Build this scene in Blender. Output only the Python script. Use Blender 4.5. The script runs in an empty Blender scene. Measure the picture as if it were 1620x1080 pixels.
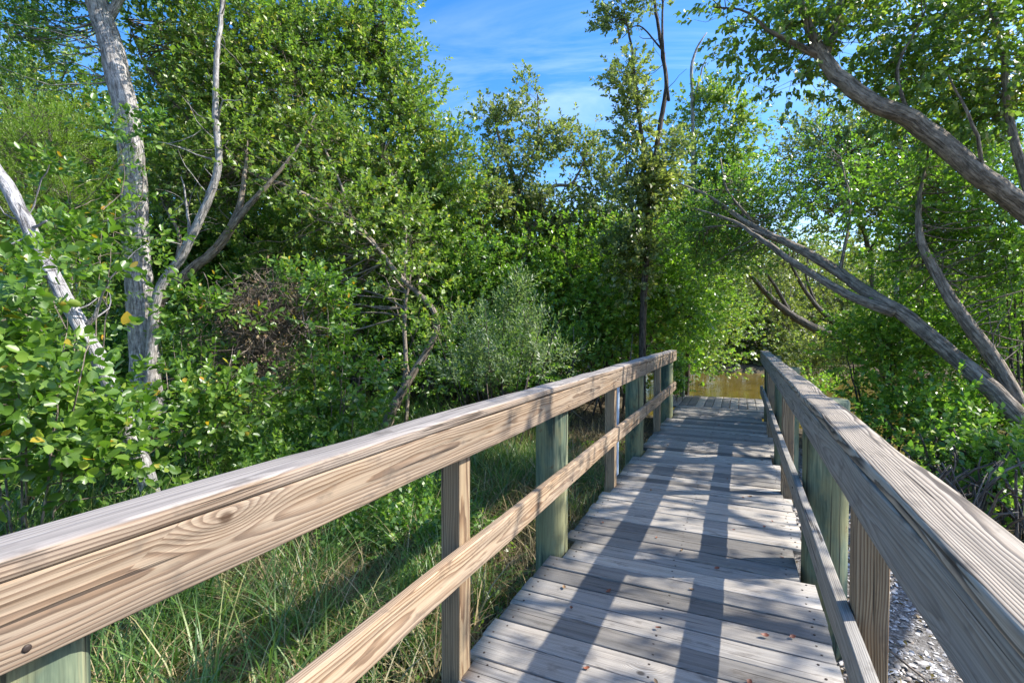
import bpy, bmesh, math, random
import numpy as np
from mathutils import Vector, Matrix
R = math.radians
rng = np.random.default_rng(11)
random.seed(5)
scene = bpy.context.scene
col = scene.collection

# ------------------------------------------------------------------ camera, sky, sun, exposure
FPX, HCAM = 780.0, 1.4
TH = math.atan(362/FPX)            # heading to the left of the walkway
PIT = math.atan(18/FPX)            # slightly downwards
cam_d = bpy.data.cameras.new('camera'); cam = bpy.data.objects.new('camera', cam_d); col.objects.link(cam)
cam.location = (0, 0, HCAM)
cam.rotation_euler = (math.pi/2 - PIT, 0, TH)
cam_d.sensor_width = 36; cam_d.lens = FPX/1620*36; cam_d.clip_start = .05; cam_d.clip_end = 3000
scene.camera = cam
EL = R(42); AZ = math.atan2(.907, .421)
SUN = np.array([math.sin(AZ)*math.cos(EL), math.cos(AZ)*math.cos(EL), math.sin(EL)])
sd = bpy.data.lights.new('sun', 'SUN'); sd.energy = 3.45; sd.angle = R(.5); sd.color = (1, .95, .86)
so = bpy.data.objects.new('sun', sd); col.objects.link(so)
so.rotation_euler = Vector(SUN).to_track_quat('Z', 'Y').to_euler(); so.location = Vector(SUN)*30
scene.view_settings.view_transform = 'Standard'; scene.view_settings.look = 'None'
scene.view_settings.exposure = 1.42; scene.view_settings.gamma = 1
w = bpy.data.worlds.new('World'); scene.world = w; w.use_nodes = True
scene.render.engine = 'CYCLES'
scene.cycles.max_bounces = 9; scene.cycles.transparent_max_bounces = 4
scene.cycles.diffuse_bounces = 6; scene.cycles.transmission_bounces = 5; scene.cycles.glossy_bounces = 2

class NT:
    """small helper for node graphs"""
    def __init__(s, t): s.t = t; s.t.nodes.clear()
    def n(s, kind, ins=None, **props):
        nd = s.t.nodes.new(kind)
        for k, v in props.items(): setattr(nd, k, v)
        for k, v in (ins or {}).items():
            sock = nd.inputs[k]
            if isinstance(v, bpy.types.NodeSocket): s.t.links.new(v, sock)
            else: sock.default_value = v
        return nd
    def m(s, op, a, b=0.0, c=0.0, clamp=False):
        return s.n('ShaderNodeMath', {0: a, 1: b, 2: c}, operation=op, use_clamp=clamp).outputs[0]
    def ramp(s, fac, pts, interp='LINEAR'):
        nd = s.n('ShaderNodeValToRGB', {'Fac': fac}); cr = nd.color_ramp; cr.interpolation = interp
        while len(cr.elements) < len(pts): cr.elements.new(.5)
        for e, (p, c) in zip(cr.elements, pts):
            e.position = p; e.color = (c, c, c, 1) if isinstance(c, (int, float)) else (*c, 1)
        return nd.outputs['Color']
    def mix(s, f, a, b, mode='MIX'):
        nd = s.n('ShaderNodeMix', data_type='RGBA', blend_type=mode)
        for k, v in ((0, f), (6, a), (7, b)):
            if isinstance(v, bpy.types.NodeSocket): s.t.links.new(v, nd.inputs[k])
            elif k == 0: nd.inputs[0].default_value = v
            else: nd.inputs[k].default_value = (*v, 1)
        return nd.outputs[2]
    def noise(s, vec, scale=1., detail=3., rough=.55, out='Fac', dist=0.):
        return s.n('ShaderNodeTexNoise', {'Vector': vec, 'Scale': scale, 'Detail': detail, 'Roughness': rough, 'Distortion': dist}).outputs[out]
    def xyz(s, x, y, z): return s.n('ShaderNodeCombineXYZ', {0: x, 1: y, 2: z}).outputs[0]
    def vm(s, op, a, b): return s.n('ShaderNodeVectorMath', {0: a, 1: b}, operation=op).outputs[0]
    def sep(s, v):
        o = s.n('ShaderNodeSeparateXYZ', {0: v}).outputs; return o[0], o[1], o[2]

g = NT(w.node_tree)
sky = g.n('ShaderNodeTexSky', sky_type='NISHITA', sun_disc=False, sun_elevation=EL, sun_rotation=AZ,
          air_density=1.0, dust_density=1.0, ozone_density=3.0)
geo = g.n('ShaderNodeTexCoord').outputs['Generated']
sx, sy, sz = g.sep(geo)
hs = g.n('ShaderNodeHueSaturation', {'Hue': .504, 'Saturation': 1.36, 'Value': .86, 'Color': sky.outputs[0]}).outputs[0]
# thin cirrus: noise on a plane high above, stretched one way
pz = g.m('MAXIMUM', sz, .03)
cu = g.m('DIVIDE', sx, pz); cv = g.m('DIVIDE', sy, pz)
cvec = g.xyz(g.m('ADD', g.m('MULTIPLY', cu, .55), g.m('MULTIPLY', cv, .25)), g.m('ADD', g.m('MULTIPLY', cv, 1.5), g.m('MULTIPLY', cu, -.6)), 0)
c1 = g.noise(cvec, 1.25, 7, .6, dist=.7); c2 = g.noise(cvec, .45, 3, .5)
cl = g.m('MULTIPLY', g.ramp(c1, [(.45, 0), (.8, 1)]), g.ramp(c2, [(.42, 0), (.62, 1)]))
low = g.ramp(sz, [(0, 1), (.32, 0)])
cl2 = g.m('MULTIPLY', g.ramp(g.noise(geo, 5, 5, .6), [(.42, 0), (.62, 1)]), low)
cf = g.m('ADD', g.m('MULTIPLY', cl, .42), g.m('MULTIPLY', cl2, .4), clamp=True)
cc = g.mix(cf, hs, (5.4, 5.9, 6.8))
bg = g.n('ShaderNodeBackground', {'Color': cc, 'Strength': .15})
g.n('ShaderNodeOutputWorld', {'Surface': bg.outputs[0]})

# ------------------------------------------------------------------ places: a photo direction and a distance give a world point
def P(px, py, D):
    a = (px-810)/FPX; b = -(py-540)/FPX
    f = math.cos(PIT)+b*math.sin(PIT); u = -math.sin(PIT)+b*math.cos(PIT)
    return np.array([(a*math.cos(TH)-f*math.sin(TH))*D, (a*math.sin(TH)+f*math.cos(TH))*D, HCAM+u*D])
RIGHT = np.array([math.cos(TH), math.sin(TH), 0]); FWD = np.array([-math.sin(TH), math.cos(TH), 0]); UP = np.array([0, 0, 1.])

# ------------------------------------------------------------------ object helpers
def tag(o, label=None, cat=None, group=None, kind=None):
    for k, v in (('label', label), ('category', cat), ('group', group), ('kind', kind)):
        if v: o[k] = v
    return o
def empty(name, loc, label, cat, group=None):
    o = bpy.data.objects.new(name, None); col.objects.link(o); o.location = [float(c) for c in loc]
    o.empty_display_size = .2
    return tag(o, label, cat, group)

class MB:
    """collects vertex / face blocks of any polygon size and links them as one mesh object"""
    def __init__(s): s.v = []; s.f = []; s.n = 0; s.a = []; s.mi = []
    def add(s, v, faces, attr=None, mi=0):
        v = np.asarray(v, dtype=np.float32).reshape(-1, 3)
        for f in (faces if isinstance(faces, list) else [faces]):
            f = np.asarray(f, dtype=np.int32)
            if f.size: s.f.append(f+s.n); s.mi.append(mi)
        s.v.append(v); s.n += len(v)
        s.a.append(np.zeros_like(v) if attr is None else np.asarray(attr, dtype=np.float32).reshape(-1, 3))
    def build(s, name, mats, parent=None, smooth=False, attr=False, origin=None):
        me = bpy.data.meshes.new(name)
        v = np.concatenate(s.v)
        org = np.zeros(3)
        if parent is not None: org = np.array(parent.location)
        elif origin is not None: org = np.array(origin)
        v = v-org.astype(np.float32)
        me.vertices.add(len(v)); me.vertices.foreach_set('co', v.ravel())
        sizes = np.concatenate([np.full(len(f), f.shape[1], np.int32) for f in s.f])
        idx = np.concatenate([f.ravel() for f in s.f])
        starts = np.concatenate([[0], np.cumsum(sizes)[:-1]]).astype(np.int32)
        me.loops.add(len(idx)); me.loops.foreach_set('vertex_index', idx)
        me.polygons.add(len(sizes)); me.polygons.foreach_set('loop_start', starts)
        me.polygons.foreach_set('loop_total', sizes)
        mats = mats if isinstance(mats, (list, tuple)) else [mats]
        for m in mats: me.materials.append(m)
        if len(mats) > 1:
            me.polygons.foreach_set('material_index', np.concatenate([np.full(len(f), k, np.int32) for f, k in zip(s.f, s.mi)]))
        if attr:
            a = me.attributes.new('straight', 'FLOAT_VECTOR', 'POINT'); a.data.foreach_set('vector', np.concatenate(s.a).ravel())
        me.update(calc_edges=True)
        if smooth: me.polygons.foreach_set('use_smooth', np.ones(len(sizes), dtype=bool))
        o = bpy.data.objects.new(name, me); col.objects.link(o)
        if parent is not None: o.parent = parent
        elif origin is not None: o.location = [float(c) for c in origin]
        return o

def unit(v): return v/np.maximum(np.linalg.norm(v, axis=-1, keepdims=True), 1e-9)

def spline(pts, rad, step=.12):
    """Catmull-Rom through the given points"""
    pts = np.array(pts, float); rad = np.array(rad, float)
    if len(pts) == 2: pts = np.vstack([pts[0], pts.mean(0), pts[1]]); rad = np.array([rad[0], rad.mean(), rad[-1]])
    q = np.vstack([2*pts[0]-pts[1], pts, 2*pts[-1]-pts[-2]]); op = []; orr = []
    for i in range(len(pts)-1):
        k = max(2, int(np.linalg.norm(pts[i+1]-pts[i])/step))
        for t in np.arange(k)/k:
            a, b, c, d = q[i:i+4]
            op.append(.5*(2*b+(c-a)*t+(2*a-5*b+4*c-d)*t*t+(3*b-a-3*c+d)*t**3)); orr.append(rad[i]*(1-t)+rad[i+1]*t)
    op.append(pts[-1]); orr.append(rad[-1])
    return np.array(op), np.array(orr)

def tube(mb, pts, rad, sides=8, step=.12, knobs=.0, wig=0., raw=False):
    if not raw: pts, rad = spline(pts, rad, step)
    n = len(pts)
    if wig: pts = pts+rng.normal(0, wig, pts.shape)*np.linspace(0, 1, n)[:, None]**.5
    tan = unit(np.gradient(pts, axis=0))
    ref = np.array([.31, .21, .93]) if abs(tan[:, 2]).mean() < .8 else np.array([.93, .31, .1])
    u = unit(np.cross(tan, ref)); v = np.cross(tan, u)
    ang = np.linspace(0, 2*math.pi, sides, endpoint=False)
    rr = rad[:, None]*np.ones((1, sides))
    s = np.concatenate([[0], np.cumsum(np.linalg.norm(np.diff(pts, axis=0), axis=1))])
    if knobs:
        ph = rng.uniform(0, 6, 6)
        rr = rr*(1+knobs*(np.sin(ang*3+ph[0]+s[:, None]*1.7)*.5+np.sin(ang*5+ph[1]-s[:, None]*1.1)*.35+np.sin(s[:, None]*5+ph[2]+ang)*.5+rng.normal(0, .22, rr.shape)))
    ring = pts[:, None]+u[:, None]*(np.cos(ang)[None, :, None]*rr[..., None])+v[:, None]*(np.sin(ang)[None, :, None]*rr[..., None])
    at = np.stack([np.cos(ang)[None]*rad[:, None], np.sin(ang)[None]*rad[:, None], s[:, None]*np.ones((1, sides))], -1)
    i = np.arange(n-1)[:, None]*sides; j = np.arange(sides)[None]; k = (j+1) % sides
    f = np.stack([i+j, i+k, i+sides+k, i+sides+j], -1).reshape(-1, 4)
    mb.add(ring, [f, np.arange(sides)[::-1][None], ((n-1)*sides+np.arange(sides))[None]], at)

def twig_bundle(mb, a, b, r0, r1, sides=4, segs=4, sag=.12):
    """many curved twigs at once, from points a to points b"""
    n = len(a); t = np.linspace(0, 1, segs+1)
    L = np.linalg.norm(b-a, axis=1)
    off = rng.normal(0, 1, (n, 3))*L[:, None]*sag+np.array([0, 0, -.05])*L[:, None]
    p = a[:, None]*(1-t)[None, :, None]+b[:, None]*t[None, :, None]+off[:, None]*np.sin(t*math.pi)[None, :, None]
    p = p+rng.normal(0, .012, p.shape)*L[:, None, None]*(t*(1-t)*4)[None, :, None]
    tan = unit(np.gradient(p, axis=1)); u = unit(np.cross(tan, np.array([.3, .2, .93]))); v = np.cross(tan, u)
    ang = np.linspace(0, 2*math.pi, sides, endpoint=False)
    r0 = np.broadcast_to(np.asarray(r0, float), (n,)); r1 = np.broadcast_to(np.asarray(r1, float), (n,))
    rad = r0[:, None]*(1-t)+r1[:, None]*t
    ring = p[:, :, None]+(u[:, :, None]*np.cos(ang)[:, None]+v[:, :, None]*np.sin(ang)[:, None])*rad[..., None, None]
    at = np.zeros((n, segs+1, sides, 3)); at[..., 0] = np.cos(ang)*.02; at[..., 1] = np.sin(ang)*.02
    at[..., 2] = (t[None]*L[:, None])[..., None]+rng.uniform(0, 9, (n, 1, 1))
    base = (np.arange(n)*(segs+1)*sides)[:, None, None]; i = (np.arange(segs)*sides)[None, :, None]; j = np.arange(sides)[None, None]; k = (j+1) % sides
    f = np.stack([base+i+j, base+i+k, base+i+sides+k, base+i+sides+j], -1).reshape(-1, 4)
    mb.add(ring, f, at)

def sprigs(mb, pos, axis, nleaf, L, W, spread=.8, length=.16, oval=False, droop=.15, mi=0):
    """nleaf leaves round every sprig axis; L, W leaf length and half width"""
    n = len(pos)
    if not n: return
    axis = unit(axis); u = unit(np.cross(axis, rng.normal(0, 1, (n, 3)))); v = np.cross(axis, u)
    k = np.arange(nleaf); t = (k+.5)/nleaf
    ph = k*2.4+rng.uniform(0, 6.28, (n, 1))+rng.normal(0, .25, (n, nleaf))
    rad = u[:, None]*np.cos(ph)[..., None]+v[:, None]*np.sin(ph)[..., None]
    sp = spread*(1.15-.75*t)[None, :, None]+rng.normal(0, .14, (n, nleaf, 1))
    d = unit(axis[:, None]*np.cos(sp)+rad*np.sin(sp)+np.array([0, 0, -droop])+rng.normal(0, .12, (n, nleaf, 3)))
    base = pos[:, None]+axis[:, None]*(t*length)[None, :, None]
    nor = axis[:, None]+rng.normal(0, .3, (n, nleaf, 3))+np.array([0, 0, .25])
    nor = unit(nor-d*(nor*d).sum(-1, keepdims=True)); side = np.cross(d, nor)
    l = L*rng.uniform(.6, 1.15, (n, nleaf, 1)); wd = W*rng.uniform(.8, 1.15, (n, nleaf, 1))*l/L
    b = base+d*.1*l; tip = base+d*l-nor*l*rng.uniform(0, .16, (n, nleaf, 1))
    fold = wd*.35
    if not oval:
        m = base+d*l*.55
        q = np.stack([b, m+side*wd+nor*fold, tip, m-side*wd+nor*fold], 2).reshape(-1, 3)
        mb.add(q, np.arange(n*nleaf*4).reshape(-1, 4), mi=mi)
    else:
        def pt(a, s): return base+d*l*a+side*wd*s+nor*(fold*abs(s)-l*.08*a*a)
        q = np.stack([b, pt(.28, .68), pt(.55, 1), pt(.82, .72), tip, pt(.82, -.72), pt(.55, -1), pt(.28, -.68)], 2).reshape(-1, 3)
        i = np.arange(n*nleaf)[:, None]*8
        mb.add(q, [i+np.array([[0, 1, 2, 3, 4]]), i+np.array([[0, 4, 5, 6, 7]])], mi=mi)

def sun_gap(p, keep):
    """True for points to keep: where a crown would stand between the sun and the walkway the photo's foliage is sparse"""
    t = (p[:, 2]-.5)/SUN[2]; q = p-SUN*t[:, None]
    shade = (q[:, 0] > -1.5) & (q[:, 0] < .75) & (q[:, 1] > -.5) & (q[:, 1] < 9.3)
    return ~shade | (rng.random(len(p)) < keep)

DENS = 3.6
def crown(mbl, mbt, blobs, stem_pts, L=.075, W=.02, nleaf=8, spread=.8, oval=False, clump=.5, per=15, keep=None, twig=.011, up=.5, length=.16, droop=.15, inside=.45, dens=1.):
    """blobs: (px, py, D, rx, ry, rd, sprigs) - rx, ry in photo pixels at that distance, rd in metres"""
    for (px, py, D, rx, ry, rd, n) in blobs:
        c = P(px, py, D); ax = np.array([rx*D/FPX, rd, ry*D/FPX])
        K = max(3, int(n*(DENS*dens)**.6/per)); m0 = per*(DENS*dens)**.4
        s = unit(rng.normal(0, 1, (K, 3)))*(rng.random((K, 1))**inside)
        cc = c+(s[:, :1]*ax[0])*RIGHT+(s[:, 1:2]*ax[1])*FWD+(s[:, 2:]*ax[2])*UP
        outw = unit((s[:, :1]/ax[0])*RIGHT+(s[:, 1:2]/ax[1])*FWD+(s[:, 2:]/ax[2])*UP+np.array([0, 0, .02]))
        if keep is not None:
            m = sun_gap(cc, keep); cc = cc[m]; outw = outw[m]; K = len(cc)
            if not K: continue
        cs = clump*rng.uniform(.55, 1.35, (K, 1))
        if len(stem_pts) and mbt is not None:
            dist = np.linalg.norm(stem_pts[None]-cc[:, None]*np.array([1, 1, 1]), axis=2)+np.maximum(0, stem_pts[None, :, 2]-cc[:, None, 2])*1.5
            src = stem_pts[np.argmin(dist+rng.exponential(.35, dist.shape)*(.4+.12*dist), axis=1)]
            bend = src+(cc-src)*.5
            far = np.linalg.norm(cc-src, axis=1)
            twig_bundle(mbt, src, cc, twig*(.6+far*.35), twig*.35, segs=6)
        m_ = max(2, int(round(m0)))
        off = rng.normal(0, 1, (K, m_, 3)); off = off*.62
        off[..., 2] *= .75
        pos = cc[:, None]+off*cs[:, None]
        axs = off*1.0+outw[:, None]*.55+np.array([0, 0, up])+rng.normal(0, .25, off.shape)
        if mbt is not None:
            k = max(1, m_//4)
            twig_bundle(mbt, np.repeat(cc, k, 0), pos[:, :k].reshape(-1, 3), twig*.4, twig*.22, sides=3, segs=2)
        pos = pos.reshape(-1, 3); axs = axs.reshape(-1, 3)
        if keep is not None:
            m = sun_gap(pos, min(1, keep*2.5)); pos = pos[m]; axs = axs[m]
        sprigs(mbl, pos, axs, nleaf, L, W, spread, length, oval, droop)

# ------------------------------------------------------------------ materials
def mat(name):
    m = bpy.data.materials.new(name); m.use_nodes = True; return m, NT(m.node_tree)
def out(g, bsdf): g.n('ShaderNodeOutputMaterial', {'Surface': bsdf})

def leaf_mat(name, cols, rough=.4, trans=.42, spec=.8):
    m, g = mat(name)
    rnd = g.n('ShaderNodeNewGeometry').outputs['Random Per Island']
    c = g.ramp(rnd, cols)
    pos = g.n('ShaderNodeNewGeometry').outputs['Position']
    big = g.noise(pos, 1.1, 2)
    c = g.mix(1, c, g.ramp(big, [(.3, (.8, .88, .82)), (.7, (1.2, 1.12, 1.0))]), 'MULTIPLY')
    bs = g.n('ShaderNodeBsdfPrincipled', {'Base Color': c, 'Roughness': rough, 'Specular IOR Level': spec})
    tc = g.mix(1, c, (1.5, 1.7, .75), 'MULTIPLY')
    tr = g.n('ShaderNodeBsdfTranslucent', {'Color': tc})
    out(g, g.n('ShaderNodeMixShader', {0: trans, 1: bs.outputs[0], 2: tr.outputs[0]}).outputs[0])
    return m
LEAF = {
 'buttonwood': leaf_mat('buttonwood_leaf', [(0, (0.080, 0.144, 0.029)), (.35, (0.136, 0.221, 0.041)), (.7, (0.194, 0.289, 0.060)), (.93, (0.296, 0.365, 0.095)), (1, (0.454, 0.385, 0.085))]),
 'deep': leaf_mat('deep_green_leaf', [(0, (0.076, 0.160, 0.036)), (.5, (0.125, 0.248, 0.044)), (.9, (0.214, 0.342, 0.062)), (1, (0.351, 0.416, 0.088))]),
 'greygreen': leaf_mat('grey_green_leaf', [(0, (0.110, 0.154, 0.058)), (.5, (0.188, 0.229, 0.082)), (.9, (0.288, 0.316, 0.140)), (1, (0.374, 0.364, 0.166))]),
 'bright': leaf_mat('bright_green_leaf', [(0, (0.092, 0.186, 0.029)), (.5, (0.156, 0.289, 0.041)), (.9, (0.262, 0.408, 0.066)), (1, (0.418, 0.511, 0.100))], .33),
 'oval': leaf_mat('oval_shrub_leaf', [(0, (0.063, 0.134, 0.020)), (.5, (0.106, 0.202, 0.028)), (.85, (0.164, 0.280, 0.045)), (.975, (0.276, 0.358, 0.063)), (1, (0.550, 0.269, 0.025))], .4, .4),
 'willow': leaf_mat('narrow_grey_leaf', [(0, (0.093, 0.152, 0.070)), (.5, (0.146, 0.215, 0.108)), (1, (0.251, 0.304, 0.177))], .45),
 'feather': leaf_mat('feathery_leaf', [(0, (.11, .19, .015)), (.6, (.17, .28, .025)), (1, (.25, .34, .05))], .5, .4),
 'far': leaf_mat('far_bank_leaf', [(0, (0.095, 0.129, 0.031)), (.5, (0.172, 0.208, 0.053)), (1, (0.292, 0.304, 0.098))]),
 'litter': leaf_mat('dead_leaf', [(0, (.1, .06, .035)), (.5, (.2, .14, .085)), (1, (.33, .26, .17))], .7, .15, .2),
 'grass': leaf_mat('grass_blade', [(0, (0.061, 0.128, 0.023)), (.6, (0.108, 0.211, 0.046)), (.92, (0.189, 0.269, 0.065)), (1, (0.405, 0.358, 0.156))], .45, .4),
 'dry': leaf_mat('dry_blade', [(0, (0.150, 0.106, 0.056)), (.6, (0.300, 0.237, 0.138)), (1, (0.500, 0.425, 0.275))], .7, .2, .2),
}

def bark_mat(name, dark, light, scale=26, patch=None):
    m, g = mat(name)
    a = g.n('ShaderNodeAttribute', attribute_name='straight').outputs['Vector']
    v = g.vm('MULTIPLY', a, (1, 1, .16))
    n1 = g.noise(v, scale, 5, .65, dist=.6); n2 = g.noise(g.vm('MULTIPLY', a, (1, 1, .5)), 5, 3); n3 = g.noise(v, scale*4, 3)
    f = g.m('ADD', g.m('MULTIPLY', n1, .75), g.m('MULTIPLY', n3, .25))
    c = g.ramp(f, [(.33, dark), (.5, [(d+l)/2 for d, l in zip(dark, light)]), (.66, light)])
    c = g.mix(g.ramp(n2, [(.5, 0), (.66, .55)]), c, patch or light)
    c = g.mix(1, c, g.ramp(g.noise(g.vm('MULTIPLY', a, (1, 1, .8)), 14, 4, .7), [(.34, .55), (.55, 1.05), (.7, 1.3)]), 'MULTIPLY')
    fis = g.ramp(g.noise(g.vm('MULTIPLY', a, (1, 1, .11)), scale*1.6, 3, .6, dist=.8), [(.38, 1), (.47, 0)])
    c = g.mix(g.m('MULTIPLY', fis, .5), c, [k*.6 for k in dark])
    b = g.n('ShaderNodeBump', {'Strength': 1., 'Distance': .03, 'Height': g.m('SUBTRACT', f, g.m('MULTIPLY', fis, .35))})
    out(g, g.n('ShaderNodeBsdfPrincipled', {'Base Color': c, 'Roughness': .9, 'Normal': b.outputs[0], 'Specular IOR Level': .2}).outputs[0])
    return m
BARK = {
 'grey': bark_mat('grey_bark', (.13, .12, .11), (.62, .58, .55), 30, (.48, .45, .43)),
 'pale': bark_mat('pale_bare_bark', (.22, .2, .18), (.5, .47, .44), 22),
 'bleached': bark_mat('bleached_bark', (.16, .15, .15), (.62, .6, .6), 30),
 'brown': bark_mat('brown_bark', (.06, .05, .042), (.27, .235, .2), 26, (.21, .18, .155)),
 'tan': bark_mat('tan_bark', (.12, .095, .073), (.44, .365, .295), 24, (.34, .28, .225)),
 'dark': bark_mat('dark_twig_bark', (.04, .03, .022), (.17, .135, .105), 24),
 'vine': bark_mat('dead_vine', (.13, .1, .08), (.4, .33, .265), 20),
}

def wood_mat(name, pale, mid, dark, grey, greyamt, spacing=.0105, contrast=1., top_grey=0., knots=.45, tint=.18, warp=1.):
    m, g = mat(name)
    co = g.n('ShaderNodeTexCoord').outputs['Object']; x, y, z = g.sep(co)
    ge = g.n('ShaderNodeNewGeometry'); isl = ge.outputs['Random Per Island']; ob = g.n('ShaderNodeObjectInfo').outputs['Random']
    s = g.m('ADD', g.m('MULTIPLY', isl, 53.7), g.m('MULTIPLY', ob, 91.3))
    wn = g.n('ShaderNodeTexWhiteNoise', {'W': s}, noise_dimensions='1D').outputs['Color']; r1, r2, r3 = g.sep(wn)
    slow = g.noise(g.xyz(g.m('MULTIPLY', x, .9), s, 0), 1, 2, .5, 'Color'); d1, d2, d3 = g.sep(slow)
    fine = g.noise(g.xyz(g.m('ADD', g.m('MULTIPLY', x, 2.4), s), g.m('MULTIPLY', y, 16), g.m('MULTIPLY', z, 16)), 1, 3, .55)
    Y = g.m('ADD', g.m('ADD', y, g.m('MULTIPLY_ADD', r1, .12, -.06)), g.m('MULTIPLY_ADD', d1, .2*warp, -.1*warp))
    Z = g.m('ADD', g.m('ADD', z, g.m('MULTIPLY_ADD', r2, .05, .03)), g.m('MULTIPLY_ADD', d2, .1*warp, -.05*warp))
    rr = g.m('SQRT', g.m('ADD', g.m('MULTIPLY', Y, Y), g.m('MULTIPLY', Z, Z)))
    # knots: sparse cells in the board plane
    kx = g.m('ADD', g.m('MULTIPLY', x, 1.9), g.m('MULTIPLY', s, 3.1)); ky = g.m('ADD', g.m('MULTIPLY', y, 6), s)
    vo = g.n('ShaderNodeTexVoronoi', {'Vector': g.xyz(kx, ky, 0), 'Scale': 1.}, voronoi_dimensions='2D')
    qx, qy, qz = g.sep(vo.outputs['Position'])
    dx = g.m('DIVIDE', g.m('SUBTRACT', kx, qx), 1.9); dy = g.m('DIVIDE', g.m('SUBTRACT', ky, qy), 6)
    on = g.m('LESS_THAN', g.sep(vo.outputs['Color'])[0], knots)
    e1 = g.m('ADD', g.m('POWER', g.m('ABSOLUTE', g.m('DIVIDE', dx, .1)), 2), g.m('POWER', g.m('ABSOLUTE', g.m('DIVIDE', dy, .035)), 2))
    swell = g.m('MULTIPLY', g.m('EXPONENT', g.m('MULTIPLY', e1, -1)), on)
    e2 = g.m('SQRT', g.m('ADD', g.m('POWER', g.m('ABSOLUTE', g.m('DIVIDE', dx, 1.35)), 2), g.m('POWER', g.m('ABSOLUTE', dy), 2)))
    core = g.m('MULTIPLY', g.ramp(g.m('ADD', e2, g.m('MULTIPLY', fine, .008)), [(.013, 1), (.019, 0)]), on)
    rr = g.m('ADD', g.m('ADD', rr, g.m('MULTIPLY', fine, .014)), g.m('MULTIPLY', swell, .034))
    fr = g.m('FRACT', g.m('DIVIDE', rr, spacing))
    ringv = g.ramp(fr, [(0, .1), (.12, 0), (.45, .22), (.78, .85), (.92, 1), (1, .15)])
    fv = g.xyz(g.m('ADD', g.m('MULTIPLY', x, 4), s), g.m('MULTIPLY', y, 260), g.m('MULTIPLY', z, 260))
    fib = g.noise(fv, 1, 3, .6)
    strk = g.noise(g.xyz(g.m('ADD', g.m('MULTIPLY', x, 1.2), s), g.m('MULTIPLY', y, 45), g.m('MULTIPLY', z, 45)), 1, 4, .6)
    c = g.ramp(g.m('MULTIPLY', ringv, contrast), [(0, pale), (.5, mid), (1, dark)])
    wz = g.noise(g.xyz(g.m('ADD', g.m('MULTIPLY', x, 1.6), s), g.m('MULTIPLY', y, 9), g.m('MULTIPLY', z, 9)), 1, 4, .6)
    ga = g.m('ADD', g.ramp(wz, [(.36, 0), (.64, 1)]), 0)
    ga = g.m('MULTIPLY_ADD', ga, .7*greyamt, greyamt*.45)
    if top_grey:
        nz = g.sep(g.n('ShaderNodeTexCoord').outputs['Normal'])[2]
        ga = g.m('MAXIMUM', ga, g.m('MULTIPLY', g.ramp(nz, [(.35, 0), (.85, 1)]), top_grey))
    gcol = g.mix(g.m('MULTIPLY', ringv, .55*contrast), grey, [k*.5 for k in grey])
    c = g.mix(g.m('MINIMUM', ga, 1), c, gcol)
    c = g.mix(1, c, g.ramp(fib, [(.3, .72), (.5, 1), (.72, 1.16)]), 'MULTIPLY')
    c = g.mix(1, c, g.ramp(strk, [(.3, .7), (.5, 1), (.75, 1.12)]), 'MULTIPLY')
    c = g.mix(1, c, g.ramp(r3, [(0, (1-tint, 1-tint, 1-tint)), (.5, (1, .99, .97)), (1, (1+tint*.8, 1+tint*.7, 1+tint*.55))]), 'MULTIPLY')
    c = g.mix(g.m('MULTIPLY', core, .8), c, [k*.45 for k in dark])
    crack = g.ramp(g.noise(g.xyz(g.m('ADD', g.m('MULTIPLY', x, 1.5), s), g.m('MULTIPLY', y, 75), g.m('MULTIPLY', z, 75)), 1, 2, .5), [(.655, 0), (.69, 1)])
    c = g.mix(g.m('MULTIPLY', crack, .8), c, (.03, .022, .017))
    stain = g.ramp(g.noise(g.xyz(g.m('ADD', g.m('MULTIPLY', x, 7), s), g.m('MULTIPLY', y, 14), g.m('MULTIPLY', z, 14)), 1, 4, .65), [(.57, 0), (.72, .6)])
    c = g.mix(stain, c, (.085, .07, .058))
    hgt = g.m('ADD', g.m('MULTIPLY', ringv, .5), g.m('ADD', g.m('MULTIPLY', fib, .5), g.m('MULTIPLY', crack, -1.2)))
    b = g.n('ShaderNodeBump', {'Strength': .55, 'Distance': .003, 'Height': hgt})
    out(g, g.n('ShaderNodeBsdfPrincipled', {'Base Color': c, 'Roughness': .78, 'Normal': b.outputs[0], 'Specular IOR Level': .25}).outputs[0])
    return m
W_SIDE = wood_mat('weathered_pine_side', (.42, .305, .195), (.26, .15, .075), (.095, .043, .017), (.34, .295, .25), .42, .0056, .8, knots=.16, warp=.3)
W_CAP = wood_mat('weathered_pine_cap', (.37, .265, .17), (.23, .135, .07), (.1, .05, .022), (.385, .37, .36), .38, .006, .85, top_grey=.72, knots=.12, warp=.3)
W_CAPSUN = wood_mat('grained_sunlit_pine_cap', (.46, .385, .295), (.29, .22, .155), (.08, .052, .03), (.35, .335, .315), .4, .0052, 1.2, top_grey=.3, knots=.16, warp=.3)  # stronger grain; lighter copy of the cap pine with sunlight put into its colour
W_GREY = wood_mat('shaded_side_pine', (.34, .305, .25), (.26, .215, .165), (.13, .095, .066), (.33, .32, .3), .7, .0056, .8, knots=.16, warp=.35)  # greyer copy of the side pine with shade put into its colour
W_DECK = wood_mat('grey_deck_board', (.385, .355, .315), (.285, .243, .2), (.115, .09, .07), (.335, .325, .31), .55, .0056, .95, knots=.2, tint=.55, warp=.45)
W_POST = wood_mat('pine_post', (.36, .26, .15), (.25, .15, .075), (.12, .06, .026), (.27, .245, .21), .3, .0075, .95, knots=.35, warp=.5)

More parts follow.
